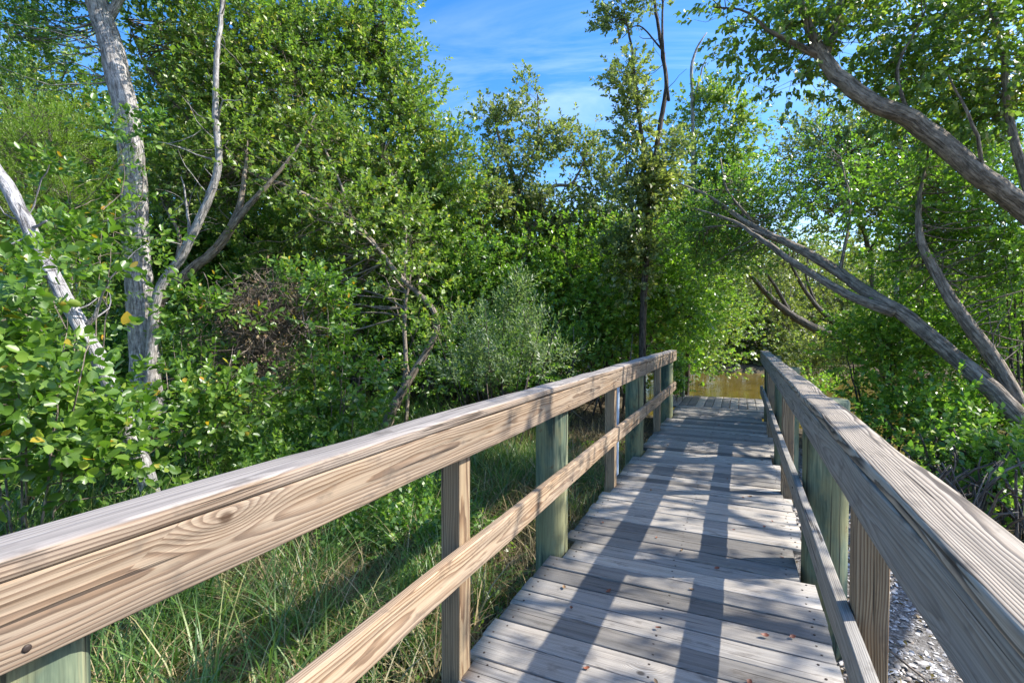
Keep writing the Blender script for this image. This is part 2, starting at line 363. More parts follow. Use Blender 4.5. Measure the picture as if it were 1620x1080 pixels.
def pile_mat():
    m, g = mat('green_treated_pile')
    co = g.n('ShaderNodeTexCoord').outputs['Object']; ob = g.n('ShaderNodeObjectInfo').outputs['Random']
    co = g.vm('ADD', co, g.xyz(0, 0, g.m('MULTIPLY', ob, 30)))
    a = g.noise(g.vm('MULTIPLY', co, (14, 14, 1.5)), 1, 5, .6, dist=.5); b_ = g.noise(g.vm('MULTIPLY', co, (5, 5, 2.5)), 1, 4, .6)
    f = g.noise(g.vm('MULTIPLY', co, (150, 150, 5)), 1, 3)
    c = g.ramp(a, [(.39, (.05, .075, .055)), (.47, (.115, .15, .1)), (.53, (.15, .185, .12)), (.62, (.26, .27, .165))])
    c = g.mix(g.ramp(b_, [(.47, 0), (.57, .75)]), c, (.23, .22, .11))
    c = g.mix(g.ramp(g.noise(g.vm('MULTIPLY', co, (9, 9, 9)), 1, 4, .7), [(.62, 0), (.7, .7)]), c, (.17, .085, .035))
    c = g.mix(1, c, g.ramp(f, [(.3, .72), (.6, 1.1)]), 'MULTIPLY')
    ck = g.ramp(g.noise(g.vm('MULTIPLY', co, (40, 40, 1.1)), 1, 2), [(.62, 0), (.65, 1)])
    c = g.mix(g.m('MULTIPLY', ck, .8), c, (.03, .03, .022))
    b = g.n('ShaderNodeBump', {'Strength': .5, 'Distance': .004, 'Height': g.m('SUBTRACT', f, ck)})
    out(g, g.n('ShaderNodeBsdfPrincipled', {'Base Color': c, 'Roughness': .8, 'Normal': b.outputs[0], 'Specular IOR Level': .25}).outputs[0])
    return m
PILE = pile_mat()

def simple(name, c, rough=.6, metal=0., noise=0., scale=40):
    m, g = mat(name)
    base = (*c, 1)
    if noise:
        p = g.n('ShaderNodeTexCoord').outputs['Object']
        base = g.ramp(g.noise(p, scale, 4), [(.3, [k*(1-noise) for k in c]), (.7, [min(1, k*(1+noise)) for k in c])])
    out(g, g.n('ShaderNodeBsdfPrincipled', {'Base Color': base, 'Roughness': rough, 'Metallic': metal}).outputs[0])
    return m
NAIL = simple('rusty_nail_head', (.05, .035, .028), .6, .4)
PVC = simple('pale_blue_pipe', (.5, .58, .68), .4, 0, .1, 12)
def leaf_litter_red():
    m, g = mat('red_fallen_leaf')
    r = g.n('ShaderNodeObjectInfo').outputs['Random']
    c = g.ramp(r, [(0, (.16, .05, .025)), (.5, (.27, .085, .04)), (.8, (.3, .15, .05)), (1, (.16, .1, .05))])
    out(g, g.n('ShaderNodeBsdfPrincipled', {'Base Color': c, 'Roughness': .6}).outputs[0]); return m
REDLEAF = leaf_litter_red()
def shell_mat():
    m, g = mat('broken_shell')
    r = g.n('ShaderNodeNewGeometry').outputs['Random Per Island']
    c = g.ramp(r, [(0, (.2, .18, .16)), (.3, (.4, .38, .365)), (.75, (.6, .585, .57)), (1, (.3, .23, .17))])
    out(g, g.n('ShaderNodeBsdfPrincipled', {'Base Color': c, 'Roughness': .55}).outputs[0]); return m
SHELL = shell_mat()

def ground_mat():
    m, g = mat('ground_soil')
    p = g.n('ShaderNodeNewGeometry').outputs['Position']; x, y, z = g.sep(p)
    a = g.noise(p, 3, 6, .65); b_ = g.noise(p, 38, 5, .7); c3 = g.noise(p, 110, 3, .6)
    c = g.ramp(g.m('ADD', g.m('MULTIPLY', a, .4), g.m('MULTIPLY', b_, .6)), [(.35, (.045, .034, .022)), (.5, (.1, .078, .05)), (.66, (.2, .165, .115))])
    c = g.mix(g.ramp(g.noise(p, 6, 4), [(.56, 0), (.66, .4)]), c, (.07, .09, .03))
    sh = g.m('MULTIPLY', g.ramp(g.m('ADD', x, g.m('MULTIPLY', a, .4)), [(.0, 0), (.02, 0)]), 1)
    e = g.m('MULTIPLY', g.m('GREATER_THAN', g.m('ADD', x, g.m('MULTIPLY', a, .3)), .55), g.m('LESS_THAN', g.m('ADD', x, g.m('MULTIPLY', a, .8)), 2.3))
    e = g.m('MULTIPLY', e, g.m('LESS_THAN', y, 9))
    sc = g.ramp(b_, [(.32, (.08, .068, .058)), (.5, (.19, .175, .16)), (.62, (.33, .315, .3))])
    c = g.mix(e, c, sc)
    bm = g.n('ShaderNodeBump', {'Strength': .8, 'Distance': .03, 'Height': g.m('ADD', b_, g.m('MULTIPLY', c3, .5))})
    out(g, g.n('ShaderNodeBsdfPrincipled', {'Base Color': c, 'Roughness': .95, 'Normal': bm.outputs[0], 'Specular IOR Level': .1}).outputs[0])
    return m
def water_mat():
    m, g = mat('tannin_water')
    p = g.n('ShaderNodeNewGeometry').outputs['Position']
    c = g.ramp(g.noise(g.vm('MULTIPLY', p, (.5, .5, 1)), 1, 4), [(.3, (.1, .072, .015)), (.7, (.16, .115, .024))])
    n = g.noise(g.vm('MULTIPLY', p, (1.3, 1.3, 1)), 2.2, 4, .55)
    b = g.n('ShaderNodeBump', {'Strength': .28, 'Distance': .06, 'Height': n})
    out(g, g.n('ShaderNodeBsdfPrincipled', {'Base Color': c, 'Roughness': .08, 'IOR': 1.25, 'Normal': b.outputs[0], 'Specular IOR Level': .45}).outputs[0])
    return m

# ------------------------------------------------------------------ the setting: ground and water
WATER_Z = -.75
def sm(a, b, x): t = np.clip((x-a)/(b-a), 0, 1); return t*t*(3-2*t)
def height(x, y):
    x = np.asarray(x, float); y = np.asarray(y, float)
    h = -.5+.25*sm(2.5, 8, -x)+.04*np.sin(x*1.7+y*.6)*np.cos(y*1.3-x*.4)+.025*np.sin(x*4.1+1)*np.sin(y*3.7)
    h = h+.06*sm(1.3, .5, x)*sm(.3, .6, x)
    near = 11.2-4.2*sm(.8, 3.5, x)+10*sm(1.6, 4.5, -x)
    bank = sm(near-.2, near+1.6, y)*(1-sm(25.5, 28, y-.12*x))
    return h*(1-bank)+(-1.5)*bank+sm(30, 60, y)*.5
u = np.linspace(-1, 1, 190); gx = np.sinh(u*5.2)/math.sinh(5.2)*420; gy = np.sinh(u*5.2)/math.sinh(5.2)*420+4
X, Yg = np.meshgrid(gx, gy, indexing='ij'); Z = height(X, Yg)
mb = MB(); n = len(u); i, j = np.meshgrid(np.arange(n-1), np.arange(n-1), indexing='ij'); q = (i*n+j).ravel()
mb.add(np.stack([X, Yg, Z], -1), np.stack([q, q+n, q+n+1, q+1], -1))
tag(mb.build('ground', ground_mat(), smooth=True), kind='structure')
mb = MB(); mb.add([(-60, 6, WATER_Z), (60, 6, WATER_Z), (60, 45, WATER_Z), (-60, 45, WATER_Z)], np.array([[0, 1, 2, 3]]))
tag(mb.build('water', water_mat()), kind='structure')

# ------------------------------------------------------------------ boardwalk
def plank(mb, L, wd, t, org, ex, ey, ez, bev=.006, step=.06, wob=.0015, cup=0., mi=0, local=False):
    """rounded board of length L along ex, width wd along ey, thickness t along ez, its near end's centre at org"""
    k = max(2, int(L/step)); xs = np.linspace(0, L, k+1)
    ky = 6
    prof = []
    def corner(cy, cz, a0):
        for a in np.linspace(a0, a0+math.pi/2, 4): prof.append((cy+bev*math.cos(a), cz+bev*math.sin(a)))
    hw, ht = wd/2-bev, t/2-bev
    corner(hw, ht, 0)
    for yy in np.linspace(hw, -hw, ky+1)[1:-1]: prof.append((yy, t/2))
    corner(-hw, ht, math.pi/2); corner(-hw, -ht, math.pi); corner(hw, -ht, 1.5*math.pi)
    prof = np.array(prof); m = len(prof)
    ph = rng.uniform(0, 6.28, 8)
    wy = wob*(np.sin(xs*2.1+ph[0])+.7*np.sin(xs*5.3+ph[1])); wz = wob*(np.sin(xs*1.7+ph[2])+.6*np.sin(xs*6.1+ph[3]))
    yy = prof[None, :, 0]+wy[:, None]; zz = prof[None, :, 1]+wz[:, None]-cup*((prof[None, :, 0]/(wd/2))**2)
    dent = np.maximum(0, np.sin(xs[:, None]*7+ph[4]+prof[None, :, 0]*9)*np.sin(xs[:, None]*2.3+ph[5]))*wob*1.5
    edge = (np.abs(np.abs(prof[:, 0])-wd/2) < bev*1.2) & (prof[:, 1] > 0)
    zz = zz-dent*edge[None]; yy = yy-np.sign(prof[None, :, 0])*dent*edge[None]
    loc = np.stack([np.repeat(xs[:, None], m, 1), yy, zz], -1)
    if local: v = loc
    else: v = np.asarray(org)+loc[..., :1]*np.asarray(ex)+loc[..., 1:2]*np.asarray(ey)+loc[..., 2:]*np.asarray(ez)
    a = np.arange(k)[:, None]*m; j = np.arange(m)[None]; jj = (j+1) % m
    f = np.stack([a+j, a+m+j, a+m+jj, a+jj], -1).reshape(-1, 4)
    mb.add(v, [f, np.arange(m)[None], (k*m+np.arange(m))[::-1][None]], mi=mi)

def board_obj(name, L, wd, t, org, rot, material, parent, **kw):
    """a board as its own object: local x runs along the grain"""
    mb = MB(); plank(mb, L, wd, t, (0, 0, 0), 0, 0, 0, local=True, **kw)
    o = mb.build(name, material, smooth=False)
    o.parent = parent; M = Matrix.Translation(Vector(org)-parent.location)@rot.to_4x4()
    o.matrix_local = M
    for p in o.data.polygons: p.use_smooth = len(p.vertices) == 4
    return o
ROT_Y_FLAT = Matrix(((0, -1, 0), (1, 0, 0), (0, 0, 1)))            # grain along world y, board flat
ROT_Y_INL = Matrix(((0, 0, 1), (1, 0, 0), (0, 1, 0)))              # grain along y, face towards +x
ROT_Y_INR = Matrix(((0, 0, -1), (1, 0, 0), (0, -1, 0)))            # grain along y, face towards -x
ROT_UP = Matrix(((0, 0, 1), (0, 1, 0), (-1, 0, 0)))                # grain vertical (downwards), face +x
ROT_X = Matrix.Identity(3)

XL, XR = -1.065, .385
L_PILES = [.375, 2.98, 5.72, 8.42]; L_POSTS = [1.72, 4.38, 7.08]
R_PILES = [.75, 3.38, 6.05, 8.65]; R_POSTS = [1.86, 4.82, 7.42]
LPR, RPR = .105, .118
PX_L, PX_R = -1.10, .457           # pile centres
SIDE_L, SIDE_R = -1.006, .326      # outer faces of the side boards = flats of the piles

bw = empty('boardwalk', (-.34, 0, 0), 'weathered grey boardwalk of cross planks between two timber railings', 'boardwalk')
mb = MB(); y = -.9; pitch = .1475
nails = []
while y < 9.62:
    wd = .1385+rng.normal(0, .0012)
    x0 = XL+rng.normal(0, .005); x1 = XR+rng.normal(0, .005)
    for (ps, hs_, r) in ((L_PILES, LPR, 1), (L_POSTS, .048, 0)):
        for p in ps:
            if abs(y-p) < hs_+.075: x0 = max(x0, -.985 if r else -1.012)
    for (ps, hs_, r) in ((R_PILES, RPR, 1), (R_POSTS, .048, 0)):
        for p in ps:
            if abs(y-p) < hs_+.075: x1 = min(x1, .312 if r else .336)
    z = -.019+rng.normal(0, .0012); tl = rng.normal(0, .002); yaw = rng.normal(0, .0012)
    ex = np.array([1, yaw, tl]); ex /= np.linalg.norm(ex); ez = np.array([-tl, rng.normal(0, .006), 1]); ez /= np.linalg.norm(ez); ey = np.cross(ez, ex)
    plank(mb, x1-x0, wd, .038, (x0, y, z), ex, ey, ez, bev=.005, step=.12, wob=.0009, cup=rng.normal(.0008, .001))
    for xn in (x0+.06, x1-.06, -.34):
        for dy in (-.036, .036):
            c = np.array([x0, y, z])+ex*(xn-x0+rng.normal(0, .008))+ey*(dy+rng.normal(0, .004))+ez*.0188
            nails.append(c)
    y += pitch+rng.normal(0, .0012)
for c in nails:
    a = np.arange(6)*math.pi/3; r = .0056
    v = np.stack([c[0]+r*np.cos(a), c[1]+r*np.sin(a), np.full(6, c[2]+.0013)], -1)
    v2 = np.stack([c[0]+r*np.cos(a), c[1]+r*np.sin(a), np.full(6, c[2]-.004)], -1)
    k = np.arange(6); mb.add(np.vstack([v, v2]), [np.arange(6)[None], np.stack([k, k+6, (k+1) % 6+6, (k+1) % 6], -1)], mi=1)
o = mb.build('deck', [W_DECK, NAIL], bw)
for p in o.data.polygons: p.use_smooth = len(p.vertices) == 4 and p.material_index == 0
for xx in (-.985, -.34, .3):
    board_obj('stringer', 10.4, .18, .05, (xx, -.9, -.135), ROT_Y_INL, W_GREY, bw, step=.5)

def pile(parent, x, y, r, ztop, flat, sgn, name='pile', zbot=-1.6):
    """round driven pile, cut flat on the side that carries the rails"""
    mbp = MB(); zs = np.concatenate([np.linspace(zbot, ztop-.012, 14), [ztop]]); ns = 28; a = np.linspace(0, 2*math.pi, ns, endpoint=False)
    rings = []
    for q, zz in enumerate(zs):
        rr = r*(1+.012*np.sin(a*2+zz*2+x*9)+.008*np.sin(a*5+zz*5))-(.008 if q == len(zs)-1 else 0)
        vx = x+rr*np.cos(a); vy = y+rr*np.sin(a)
        if flat is not None and zz > -.02: vx = np.minimum(vx, flat) if sgn > 0 else np.maximum(vx, flat)
        rings.append(np.stack([vx, vy, np.full(ns, zz)], -1))
    v = np.array(rings); k = len(zs); i = (np.arange(k-1)*ns)[:, None]; j = np.arange(ns)[None]; jj = (j+1) % ns
    f = np.stack([i+j, i+jj, i+ns+jj, i+ns+j], -1).reshape(-1, 4)
    mbp.add(v, [f, ((k-1)*ns+np.arange(ns))[None]])
    o = mbp.build(name, PILE, parent)
    o.data.polygons.foreach_set('use_smooth', np.array([len(p.vertices) == 4 for p in o.data.polygons]))
    o.data.update(); return o

def bolts(parent, pts, sgn):
    for (bx, by, bz) in pts:
        mbb = MB(); a = np.arange(10)*math.pi/5
        v = []
        for r, d in ((.006, 0), (.006, .002), (.003, .003)): v.append(np.stack([np.full(10, bx+sgn*d), by+r*np.cos(a), bz+r*np.sin(a)], -1))
        i = (np.arange(2)*10)[:, None]; j = np.arange(10)[None]; jj = (j+1) % 10
        mbb.add(np.vstack(v), [np.stack([i+j, i+jj, i+10+jj, i+10+j], -1).reshape(-1, 4), (20+np.arange(10))[None]])
        mbb.build('nail_head', NAIL, parent)

def railing(name, label, side):
    s = 1 if side == 'l' else -1
    root = empty(name, (-1.02 if s > 0 else .34, 0, 0), label, 'railing')
    end = 8.58 if s > 0 else 8.85
    joints = [-1.3, 5.72, end] if s > 0 else [-1.3, 6.05, end]
    rot = ROT_Y_INL if s > 0 else ROT_Y_INR
    capx = -1.026 if s > 0 else .345; sidx = -.987 if s > 0 else .307
    capw = .122
    for a, b in zip(joints[:-1], joints[1:]):
        board_obj('cap_rail', b-a-.004, capw, .037, (capx, a, 1.0535), ROT_Y_FLAT, W_CAP if s > 0 else W_CAPSUN, root, bev=.011, step=.035, wob=.0022)
        so_ = board_obj('side_board', b-a-.004, .135, .038, (sidx, a, .9655), rot, W_SIDE if s > 0 else W_GREY, root, bev=.005, step=.06)
        board_obj('mid_rail', b-a-.004, .128, .038, (sidx, a, .478 if s > 0 else .455), rot, W_SIDE if s > 0 else W_GREY, root, bev=.006, step=.06)
    px, fl = (PX_L, SIDE_L) if s > 0 else (PX_R, SIDE_R)
    for k, yy in enumerate(L_PILES if s > 0 else R_PILES):
        top = 1.033 if s > 0 else 1.0
        pile(root, px, yy+.003, LPR if s > 0 else RPR, top-.002, fl-.001 if s > 0 else fl+.001, s)
    for yy in (L_POSTS if s > 0 else R_POSTS):
        board_obj('post', 1.62, .089, .089, ((SIDE_L-.046) if s > 0 else (SIDE_R+.046), yy, 1.031), ROT_UP if s > 0 else ROT_UP, W_POST, root, bev=.006, step=.1, wob=.001)
    fx = sidx+s*.0188
    for yy in (L_PILES if s > 0 else R_PILES):
        for dz in (.925, .455): bolts(root, [(fx, yy-.03+rng.normal(0, .015), dz+rng.normal(0, .008))], s)
    return root
railing('timber_railing', 'weathered timber railing with sunlit brown side boards on the grassy side', 'l')
railing('shaded_timber_railing', 'weathered timber railing with grey shaded inner boards beside the shell bank', 'r')

# lower lookout platform at the far end: boards run the other way
pf = empty('lookout_platform', (0, 10.3, -.05), 'low plank platform beside the water beyond the boardwalk end', 'platform')
mb = MB(); x = -1.28
while x < .5:
    plank(mb, 1.62+rng.normal(0, .012), .139, .038, (x, 9.64, -.03), (0, 1, 0), (-1, 0, 0), (0, 0, 1), bev=.005, step=.2, wob=.001); x += .1475
mbd = mb.build('platform_deck', W_DECK, pf)
o = board_obj('edge_beam', 1.85, .18, .05, (-1.3, 11.22, -.14), Matrix(((1, 0, 0), (0, 0, 1), (0, -1, 0))), W_GREY, pf, step=.4)
for (px_, py_, tz, lab) in ((-1.2, 9.5, .06, 'short green pile cut off low at the boardwalk corner'), (-1.12, 11.05, .42, 'dark post standing at the water corner of the platform')):
    st = pile(None, px_, py_, .07 if tz < .1 else .05, tz, None, 1, 'mooring_post' if tz > .1 else 'pile_stub', -1.8)
    tag(st, lab, 'post')
mbp = MB(); tube(mbp, [(-1.105, 4.83, -.45), (-1.1, 4.83, .35), (-1.095, 4.83, .9)], [.02, .02, .02], 12)
tag(mbp.build('drain_pipe', PVC, smooth=True), 'pale blue plastic pipe standing beside a green railing pile', 'pipe')

# fallen leaves on the boards
spots = [(-.62, 2.6), (-.86, 2.53), (-.76, 2.35), (-.35, 2.35), (-.3, 2.0), (-.2, 1.9), (.24, 2.55), (.13, 2.5), (-.24, 2.78), (-.33, 3.25), (-.5, 3.4), (-.02, 3.75), (.04, 4.5), (.1, 4.55), (.2, 5.9), (-.1, 3.1), (.17, 3.9), (.22, 4.05),
         (-.7, 4.4), (-.6, 5.2), (-.4, 6.6), (.05, 6.9), (.18, 7.4), (-.8, 6.2), (-.1, 5.0), (-.55, 1.95), (.05, 2.15), (.25, 3.4), (-.9, 3.5), (-.3, 7.8)]
proto = None
for k, (x, y) in enumerate(spots):
    if proto is None or k < 3:
        mbl = MB(); L_ = .034; ts = np.linspace(0, 1, 6); wv = .009*np.sin(np.pi*ts**.8)+.0005
        cz = .008*(ts-.5)**2*4+.002
        v = np.concatenate([np.stack([ts*L_, wv, cz+wv*.5], -1), np.stack([ts*L_, 0*ts, cz], -1), np.stack([ts*L_, -wv, cz+wv*(.9 if k else .2)], -1)])
        j = np.arange(5); mbl.add(v, [np.stack([j, j+6, j+7, j+1], -1), np.stack([j+6, j+12, j+13, j+7], -1)])
        o = mbl.build('fallen_leaf', REDLEAF, smooth=True); proto = o
    else:
        o = proto.copy(); col.objects.link(o)
    o.location = (x, y, .003); o.rotation_euler = (rng.normal(0, .12), rng.normal(0, .12), rng.uniform(0, 6.28)); sc = rng.uniform(.7, 1.25); o.scale = (sc, sc, sc)
    tag(o, 'small curled reddish brown leaf fallen on the grey deck boards', 'fallen leaf', 'fallen leaves on the boardwalk')

# ------------------------------------------------------------------ trees
def tree(name, label, cat, stems, blobs, bark='brown', leaf='buttonwood', group=None, sides=10, knobs=.05, base=None, twigs=0, trunk='trunk', **kw):
    """stems: list of lists (px, py, D, radius); blobs for the crown"""
    polys = []
    for st in stems:
        pts = [P(*q[:3]) for q in st]; polys.append(spline(pts, [q[3] for q in st]))
    b = np.array(base) if base is not None else polys[0][0][0] if polys else P(*blobs[0][:3])
    b = np.array([b[0], b[1], float(height(b[0], b[1])) if base is None else b[2]])
    root = empty(name, b, label, cat, group)
    mt = MB(); ml = MB(); ends = []
    for p, r in polys:
        tube(mt, p, r, sides, knobs=knobs, raw=True, wig=.006); ends.append(p)
    sp = np.concatenate(ends) if ends else np.array([b])
    if twigs:
        idx = rng.integers(len(sp)//4, len(sp), twigs); a = sp[idx]
        dr = unit(rng.normal(0, 1, (twigs, 3))+np.array([0, 0, .6])); twig_bundle(mt, a, a+dr*rng.uniform(.2, .8, (twigs, 1)), .009, .003, segs=5)
    if blobs:
        crown(ml, mt, blobs, sp, **kw)
    if mt.n: mt.build(trunk, BARK[bark], root, smooth=True, attr=True)
    if ml.n: ml.build('crown', LEAF[leaf], root)
    return root

def stems_for(px, D, top, n=4, spread=60, r=.03, ground=None):
    """a fan of stems from the ground below (px, D)"""
    out_ = []
    b0 = P(px, 540, D); zg = float(height(b0[0], b0[1])); pyg = 522+(HCAM-zg)*FPX/D
    for k in range(n):
        dx = (k-(n-1)/2)/max(1, n-1)*2*spread+rng.normal(0, spread*.2); x0 = px+dx*.25
        out_.append([(x0, pyg+8, D+rng.normal(0, .2), r), (x0+dx*.3, pyg+(top-pyg)*.4, D+rng.normal(0, .25), r*.8), (px+dx*.8, pyg+(top-pyg)*.75, D+rng.normal(0, .25), r*.5), (px+dx, top, D+rng.normal(0, .3), r*.12)])
    return out_

# --- the grassy side
tree('grey_trunk_tree', 'tall tree with a thick grey furrowed trunk leaning out of the shrubs', 'tree',
     [[(236, 690, 8.2, .25), (232, 600, 8.2, .22), (224, 500, 8.2, .2), (216, 400, 8.2, .19), (212, 300, 8.2, .185), (203, 200, 8.2, .18), (182, 100, 8.2, .175), (152, 0, 8.3, .165), (120, -90, 8.4, .14), (95, -200, 8.6, .1)],
      [(165, 40, 8.3, .08), (230, -60, 8.3, .05), (330, -120, 8.2, .025)], [(120, -90, 8.4, .08), (40, -150, 8.3, .05), (-60, -160, 8, .03)]],
     [(40, -70, 8.3, 170, 80, 1.0, 420), (250, -80, 8.4, 160, 70, 1.0, 420), (10, 40, 8.0, 70, 90, .7, 150)], 'grey', 'deep', knobs=.06, sides=18, L=.085, W=.022)
tree('pale_forked_tree', 'bare pale forked stem rising in front of green foliage', 'bare tree',
     [[(238, 640, 8.0, .085), (246, 480, 8.0, .075), (290, 400, 8.0, .07), (332, 310, 8.0, .062), (346, 250, 8.0, .056), (340, 170, 8.0, .045), (344, 80, 8.0, .04), (353, 0, 8.0, .034), (358, -70, 8, .022)],
      [(345, 190, 8, .018), (352, 160, 7.9, .012), (372, 160, 7.9, .008), (390, 156, 7.9, .004)],
      [(346, 255, 8, .02), (310, 245, 7.9, .012), (280, 232, 7.9, .008), (250, 225, 7.9, .004)],
      [(300, 385, 8, .025), (296, 330, 8.1, .018), (288, 280, 8.1, .01)]],
     [], 'pale', knobs=.09, twigs=26)
tree('brown_forked_tree', 'brown leaning trunk forking behind the pale bare stem', 'tree',
     [[(236, 640, 8.7, .12), (246, 490, 8.7, .1), (300, 430, 8.7, .085), (350, 385, 8.7, .075), (378, 330, 8.7, .06), (388, 270, 8.8, .035), (392, 210, 8.9, .008)],
      [(340, 395, 8.7, .07), (385, 335, 8.6, .06), (424, 292, 8.6, .04), (466, 240, 8.7, .022), (500, 180, 8.9, .006)], [(265, 470, 8.7, .05), (285, 380, 8.9, .035), (258, 320, 9, .022), (240, 250, 9.1, .006)]],
     [(300, 300, 9.4, 90, 70, .8, 200)], 'tan', 'buttonwood', knobs=.06)
tree('dead_leaning_trunk', 'bleached white dead trunk leaning among the oval leaved shrubs', 'dead tree',
     [[(262, 850, 4.3, .075), (215, 710, 4.25, .07), (174, 610, 4.2, .064), (140, 540, 4.2, .06), (100, 465, 4.2, .056), (60, 390, 4.2, .054), (20, 310, 4.2, .052), (-30, 230, 4.2, .048), (-90, 130, 4.2, .04)],
      [(128, 520, 4.2, .028), (150, 500, 4.2, .016), (160, 470, 4.2, .006)], [(45, 365, 4.2, .016), (75, 350, 4.15, .008)]],
     [], 'bleached', knobs=.1, twigs=10, sides=14)
tree('leaning_buttonwood', 'wide spreading tree with a dark limb sloping up through its leaves', 'tree',
     [[(596, 704, 7.9, .085), (622, 645, 7.9, .075), (652, 592, 8, .06), (684, 540, 8.1, .056), (692, 508, 8.15, .05), (676, 478, 8.25, .046), (636, 440, 8.4, .042), (560, 354, 8.8, .046), (470, 302, 9.0, .04), (385, 266, 9.1, .034), (300, 190, 9.2, .028), (235, 110, 9.2, .02), (200, 30, 9.3, .01)],
      [(560, 354, 8.8, .03), (530, 270, 9.3, .024), (480, 170, 9.5, .016), (440, 60, 9.8, .006)], [(640, 446, 8.4, .03), (640, 350, 9.2, .022), (610, 240, 9.8, .01)],
      [(604, 704, 8.1, .045), (640, 600, 8.2, .04), (640, 500, 8.4, .032), (652, 420, 8.6, .014)], [(640, 690, 8.2, .034), (646, 600, 8.3, .028), (636, 520, 8.4, .01)]],
     [(315, 90, 9.1, 90, 110, .4, 420), (430, 190, 9.7, 130, 110, .5, 560), (560, 250, 10.1, 120, 80, .5, 400), (430, 60, 10.2, 140, 90, .6, 500), (300, 260, 9.1, 90, 80, .4, 260), (330, 120, 10.4, 120, 130, .6, 300), (480, 420, 10, 120, 70, .7, 300), (620, 380, 9.3, 90, 70, .5, 280), (560, 330, 8.7, 60, 30, .3, 60), (640, 430, 8.1, 40, 30, .2, 36), (690, 520, 7.7, 40, 36, .2, 30), (540, 330, 8.3, 60, 30, .25, 46), (450, 280, 8.4, 60, 30, .25, 44), (350, 230, 8.6, 60, 40, .25, 40)],
     'tan', 'buttonwood', knobs=.08, sides=12, L=.105, W=.029, dens=.56, clump=.6)
tree('tall_buttonwood', 'tall dense tree whose leafy top meets the open sky', 'tree',
     [[(560, 640, 11.0, .1), (575, 450, 11.0, .09), (600, 300, 11.0, .07), (610, 150, 11.0, .045), (605, 20, 11.0, .02)], [(590, 380, 11.0, .06), (660, 270, 11.0, .04), (690, 190, 11.0, .02)]],
     [(590, 90, 10.9, 62, 100, .8, 360), (610, 20, 10.9, 42, 50, .6, 110), (635, 190, 10.9, 66, 90, .9, 380), (690, 280, 10.7, 66, 60, .8, 300), (500, 60, 10.9, 90, 100, .9, 460), (640, 320, 10.8, 110, 80, .9, 420), (668, 100, 10.9, 14, 40, .4, 40), (720, 245, 10.8, 26, 40, .5, 70)],
     'brown', 'buttonwood', L=.11, W=.03, clump=.42, dens=.62)
tree('greyish_mangrove', 'lower grey green tree with an open twiggy top under the sky', 'tree',
     [[(800, 640, 13, .12), (810, 480, 13, .1), (835, 380, 13, .08), (820, 300, 13, .06), (790, 220, 13, .04), (780, 160, 13, .015)],
      [(835, 385, 13, .06), (870, 300, 13, .05), (905, 290, 13, .035), (930, 240, 13, .02)], [(820, 300, 13, .04), (850, 220, 13, .025), (850, 150, 13, .01)], [(865, 310, 13, .04), (800, 290, 13.2, .03), (750, 240, 13.2, .015)]],
     [(790, 195, 13, 40, 48, .7, 110), (838, 165, 13, 22, 36, .5, 40), (875, 215, 13, 42, 40, .7, 100), (912, 235, 13, 32, 40, .7, 70), (800, 270, 13, 62, 45, .8, 190), (840, 330, 13.3, 80, 40, .8, 150), (935, 265, 13, 20, 34, .5, 40), (760, 330, 12.6, 80, 60, .9, 280), (880, 330, 12.8, 50, 40, .8, 90), (960, 300, 12.6, 36, 60, .7, 110)],
     'tan', 'greygreen', L=.12, W=.035, twig=.012, inside=.6, clump=.34, dens=.6)
tree('slender_tree', 'tall slender tree with a thin crown above the railing end', 'tree',
     [[(1016, 650, 10.0, .075), (1017, 500, 10.0, .07), (1024, 380, 10.0, .065), (1034, 270, 10.0, .058), (1046, 190, 10.0, .05), (1054, 130, 10.0, .042), (1046, 70, 10.0, .034), (1036, 10, 10.0, .03), (1030, -60, 10.0, .015)],
      [(1030, 300, 10.0, .045), (1010, 180, 10.0, .035), (1000, 80, 10.0, .025), (985, 10, 10.0, .012)], [(1058, 160, 10.0, .03), (1048, 60, 9.9, .025), (1050, -40, 9.9, .012)],
      [(1020, 420, 10.0, .035), (1000, 330, 9.9, .025), (990, 250, 9.9, .012)], [(1048, 80, 10.0, .02), (1010, 40, 10.0, .012), (985, 60, 9.9, .006)]],
     [(985, 30, 10.0, 26, 44, .5, 60), (990, 120, 10.0, 18, 44, .5, 50), (1003, 200, 10.0, 24, 60, .5, 90), (1010, 300, 10.0, 34, 70, .6, 170), (1000, 400, 10.0, 46, 60, .6, 170), (1055, 280, 10.1, 24, 70, .5, 90), (1040, -10, 10.0, 34, 16, .5, 30)],
     'dark', 'greygreen', L=.105, W=.031, twigs=34, inside=.6, clump=.28, dens=.8, twig=.01)
tree('round_topped_tree', 'rounded green tree standing between the slender tree and the blue gap', 'tree',
     [[(1086, 640, 13.2, .06), (1092, 480, 13.2, .06), (1098, 340, 13.2, .055), (1098, 220, 13.2, .04)], [(1100, 400, 13.2, .05), (1150, 280, 13.2, .035), (1165, 200, 13.2, .015)]],
     [(1105, 190, 13.2, 46, 52, .7, 160), (1140, 215, 13.2, 40, 70, .7, 190), (1120, 310, 13.2, 80, 80, .9, 420), (1150, 280, 13.2, 24, 40, .5, 50), (1100, 400, 13, 90, 60, .9, 330), (1170, 370, 13.2, 36, 50, .7, 100)],
     'dark', 'buttonwood', L=.12, W=.036, clump=.4, dens=.62)
tree('bare_snag', 'bare dead stem poking above the round crown into blue sky', 'dead tree',
     [[(1096, 330, 12.8, .05), (1096, 200, 12.8, .045), (1094, 120, 12.8, .04), (1096, 95, 12.8, .035), (1106, 70, 12.8, .025), (1118, 52, 12.8, .012)], [(1096, 165, 12.8, .03), (1108, 120, 12.8, .022), (1113, 102, 12.8, .015), (1123, 86, 12.8, .008)]],
     [], 'pale', base=P(1096, 330, 12.8), knobs=.1, trunk='trunk')
